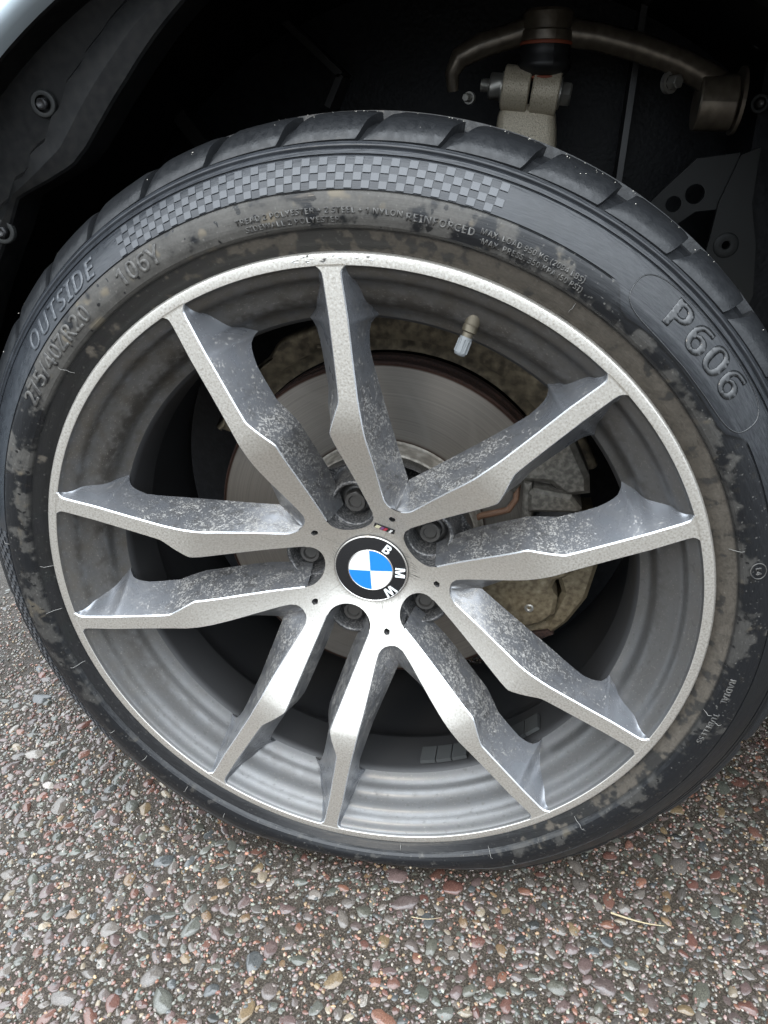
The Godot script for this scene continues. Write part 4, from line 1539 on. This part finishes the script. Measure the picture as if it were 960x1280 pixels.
	var cb := Basis(Vector3(0.98212, -0.02015, -0.18718), Vector3(-0.06388, 0.8996, -0.43202), Vector3(0.17709, 0.43625, 0.88223))
	for q in list:
		var rel := cb.inverse() * (Vector3(q[0], 0, q[1]) - CAM)
		var ndc := Vector2(rel.x, rel.y) / -rel.z * 904.4
		var seen := absf(ndc.x) < 476 and absf(ndc.y) < 636 and rel.z < 0
		# behind the wheel?
		if q[1] < 0.0 and seen:
			var at := CAM.lerp(Vector3(q[0], 0, q[1]), CAM.z / (CAM.z - q[1]))
			if Vector2(at.x, at.y - H).length() < 0.318:
				seen = false
		q.append((q[2] / -rel.z) if seen else 0.0)
	list.sort_custom(func(a, c): return a[3] > c[3])
	var rest := {}
	for i in kinds.size():
		rest[i] = []
	for i in list.size():
		var q: Array = list[i]
		var kind := rng.randi() % kinds.size()
		var col: int = deck[rng.randi() % deck.size()]
		var bs := Basis(Vector3.UP, rng.randf() * TAU) * Basis(Vector3(1, 0, 0), rng.randf_range(-0.22, 0.22)) * Basis.from_scale(Vector3(q[2] * rng.randf_range(0.95, 1.35), q[2] * rng.randf_range(0.24, 0.42), q[2] * rng.randf_range(0.70, 0.95)))
		var y: float = low.call(q[0], q[1]) - q[2] * rng.randf_range(0.02, 0.13)
		# pressed down where the tyre stands
		if absf(q[0]) < 0.14 and q[1] < -0.02 and q[1] > -0.28:
			y -= q[2] * 0.14
		var tr := Transform3D(bs, Vector3(q[0], y, q[1]))
		if i < 300 and q[3] > 0.0:
			var o := put("pebble" if i == 0 else "pebble_%03d" % i, kinds[kind], pm[col], ground)
			o.transform = tr
		else:
			rest[kind].append([tr, col])
	var vm := mat(Color.WHITE, 0.13)
	vm.albedo_texture = mott
	vm.vertex_color_use_as_albedo = true
	vm.normal_enabled = true
	vm.normal_texture = pn
	vm.normal_scale = 0.35
	tri(vm, 1.3)
	for i in kinds.size():
		var mm := MultiMesh.new()
		mm.transform_format = MultiMesh.TRANSFORM_3D
		mm.use_colors = true
		mm.mesh = kinds[i]
		mm.instance_count = rest[i].size()
		for j in rest[i].size():
			mm.set_instance_transform(j, rest[i][j][0])
			var p: Array = palette[rest[i][j][1]]
			var k := rng.randf_range(0.55, 1.25)
			mm.set_instance_color(j, Color(p[0] * k * 1.15, p[1] * k * 1.15, p[2] * k * 1.15))
		var mi := MultiMeshInstance3D.new()
		mi.name = "small_pebbles"
		mi.multimesh = mm
		mi.material_override = vm
		mi.set_meta("kind", "stuff")
		ground.add_child(mi, true)
	# pale grains between the pebbles
	var gmm := MultiMesh.new()
	gmm.transform_format = MultiMesh.TRANSFORM_3D
	gmm.use_colors = true
	gmm.mesh = kinds[3]
	gmm.instance_count = 42000
	for i in 42000:
		var x := rng.randf_range(-0.75, 0.55)
		var zz := rng.randf_range(-0.42, 0.28)
		var s := rng.randf_range(0.0008, 0.0038)
		gmm.set_instance_transform(i, Transform3D(Basis(Vector3.UP, rng.randf() * 6.0) * Basis.from_scale(Vector3(s * 1.3, s * 0.8, s)), Vector3(x, low.call(x, zz) + s * 0.1, zz)))
		var pc: Array = palette[deck[rng.randi() % deck.size()]]
		var k := rng.randf_range(0.7, 1.25)
		if rng.randf() < 0.05:
			k = 1.9
		gmm.set_instance_color(i, Color(pc[0] * k, pc[1] * k, pc[2] * k))
	var gi := MultiMeshInstance3D.new()
	gi.name = "sand_grains"
	gi.multimesh = gmm
	var gmat := mat(Color.WHITE, 0.2)
	gmat.vertex_color_use_as_albedo = true
	gi.material_override = gmat
	gi.set_meta("kind", "stuff")
	ground.add_child(gi, true)
	# dry stems
	for s in [["pale dry grass stem lying on the pebbles below the right of the tyre", Vector3(0.236, 0.004, 0.000), Vector3(0.283, 0.006, 0.006), 0.0010], ["thin brown grass stem on the pebbles below the tyre contact", Vector3(0.050, 0.004, 0.037), Vector3(0.078, 0.004, 0.032), 0.0005]]:
		var t := thing("grass_stem", s[0], "grass stem", Vector3.ZERO, "dry stems on the ground")
		var sb := Build.new()
		var pts := []
		var rad := []
		for i in 9:
			var f := i / 8.0
			pts.append(s[1].lerp(s[2], f) + Vector3(0, 0.001 * sin(f * 4.0), 0.003 * sin(f * PI)))
			rad.append(s[3] * (1.0 - 0.6 * f))
		tube(sb, pts, rad, 7)
		put("stem", sb.mesh(), M.straw, t)

# ------------------------------------------------------------------
func _ready() -> void:
	var cam := Camera3D.new()
	cam.name = "camera"
	cam.transform = Transform3D(Basis(Vector3(0.98212, -0.02015, -0.18718), Vector3(-0.06388, 0.8996, -0.43202), Vector3(0.17709, 0.43625, 0.88223)).orthonormalized(), CAM)
	cam.fov = 70.57
	cam.near = 0.02
	cam.far = 300.0
	add_child(cam)
	cam.current = true
	var we := WorldEnvironment.new()
	we.name = "world"
	var env := Environment.new()
	env.background_mode = Environment.BG_SKY
	var sky := Sky.new()
	var sm := ProceduralSkyMaterial.new()
	sm.sky_top_color = Color(0.94, 0.97, 1.0)
	sm.sky_horizon_color = Color(0.36, 0.38, 0.40)
	sm.sky_curve = 0.75
	sm.ground_bottom_color = Color(0.25, 0.24, 0.23)
	sm.ground_horizon_color = Color(0.34, 0.34, 0.34)
	sm.sky_energy_multiplier = 2.5
	sky.sky_material = sm
	env.sky = sky
	env.tonemap_mode = Environment.TONE_MAPPER_LINEAR
	env.tonemap_exposure = 1.25
	env.sdfgi_enabled = true
	env.ssao_enabled = true
	env.ssil_enabled = true
	we.environment = env
	add_child(we)
	var sun := DirectionalLight3D.new()
	sun.name = "sun"
	sun.light_energy = 0.22
	sun.light_color = Color(1.0, 0.97, 0.92)
	sun.light_angular_distance = 10.0
	sun.shadow_enabled = true
	add_child(sun)
	var el := deg_to_rad(36.0)
	var az := deg_to_rad(-16.0)
	sun.look_at_from_position(Vector3(sin(az) * cos(el), sin(el), cos(az) * cos(el)) * 10.0, Vector3.ZERO)

	rng.seed = 7
	make_materials()
	M.grit = mat(L(0.55, 0.52, 0.46), 0.6)
	build_ground()
	build_arch()
	build_wheel()
	build_brake()
	build_suspension()
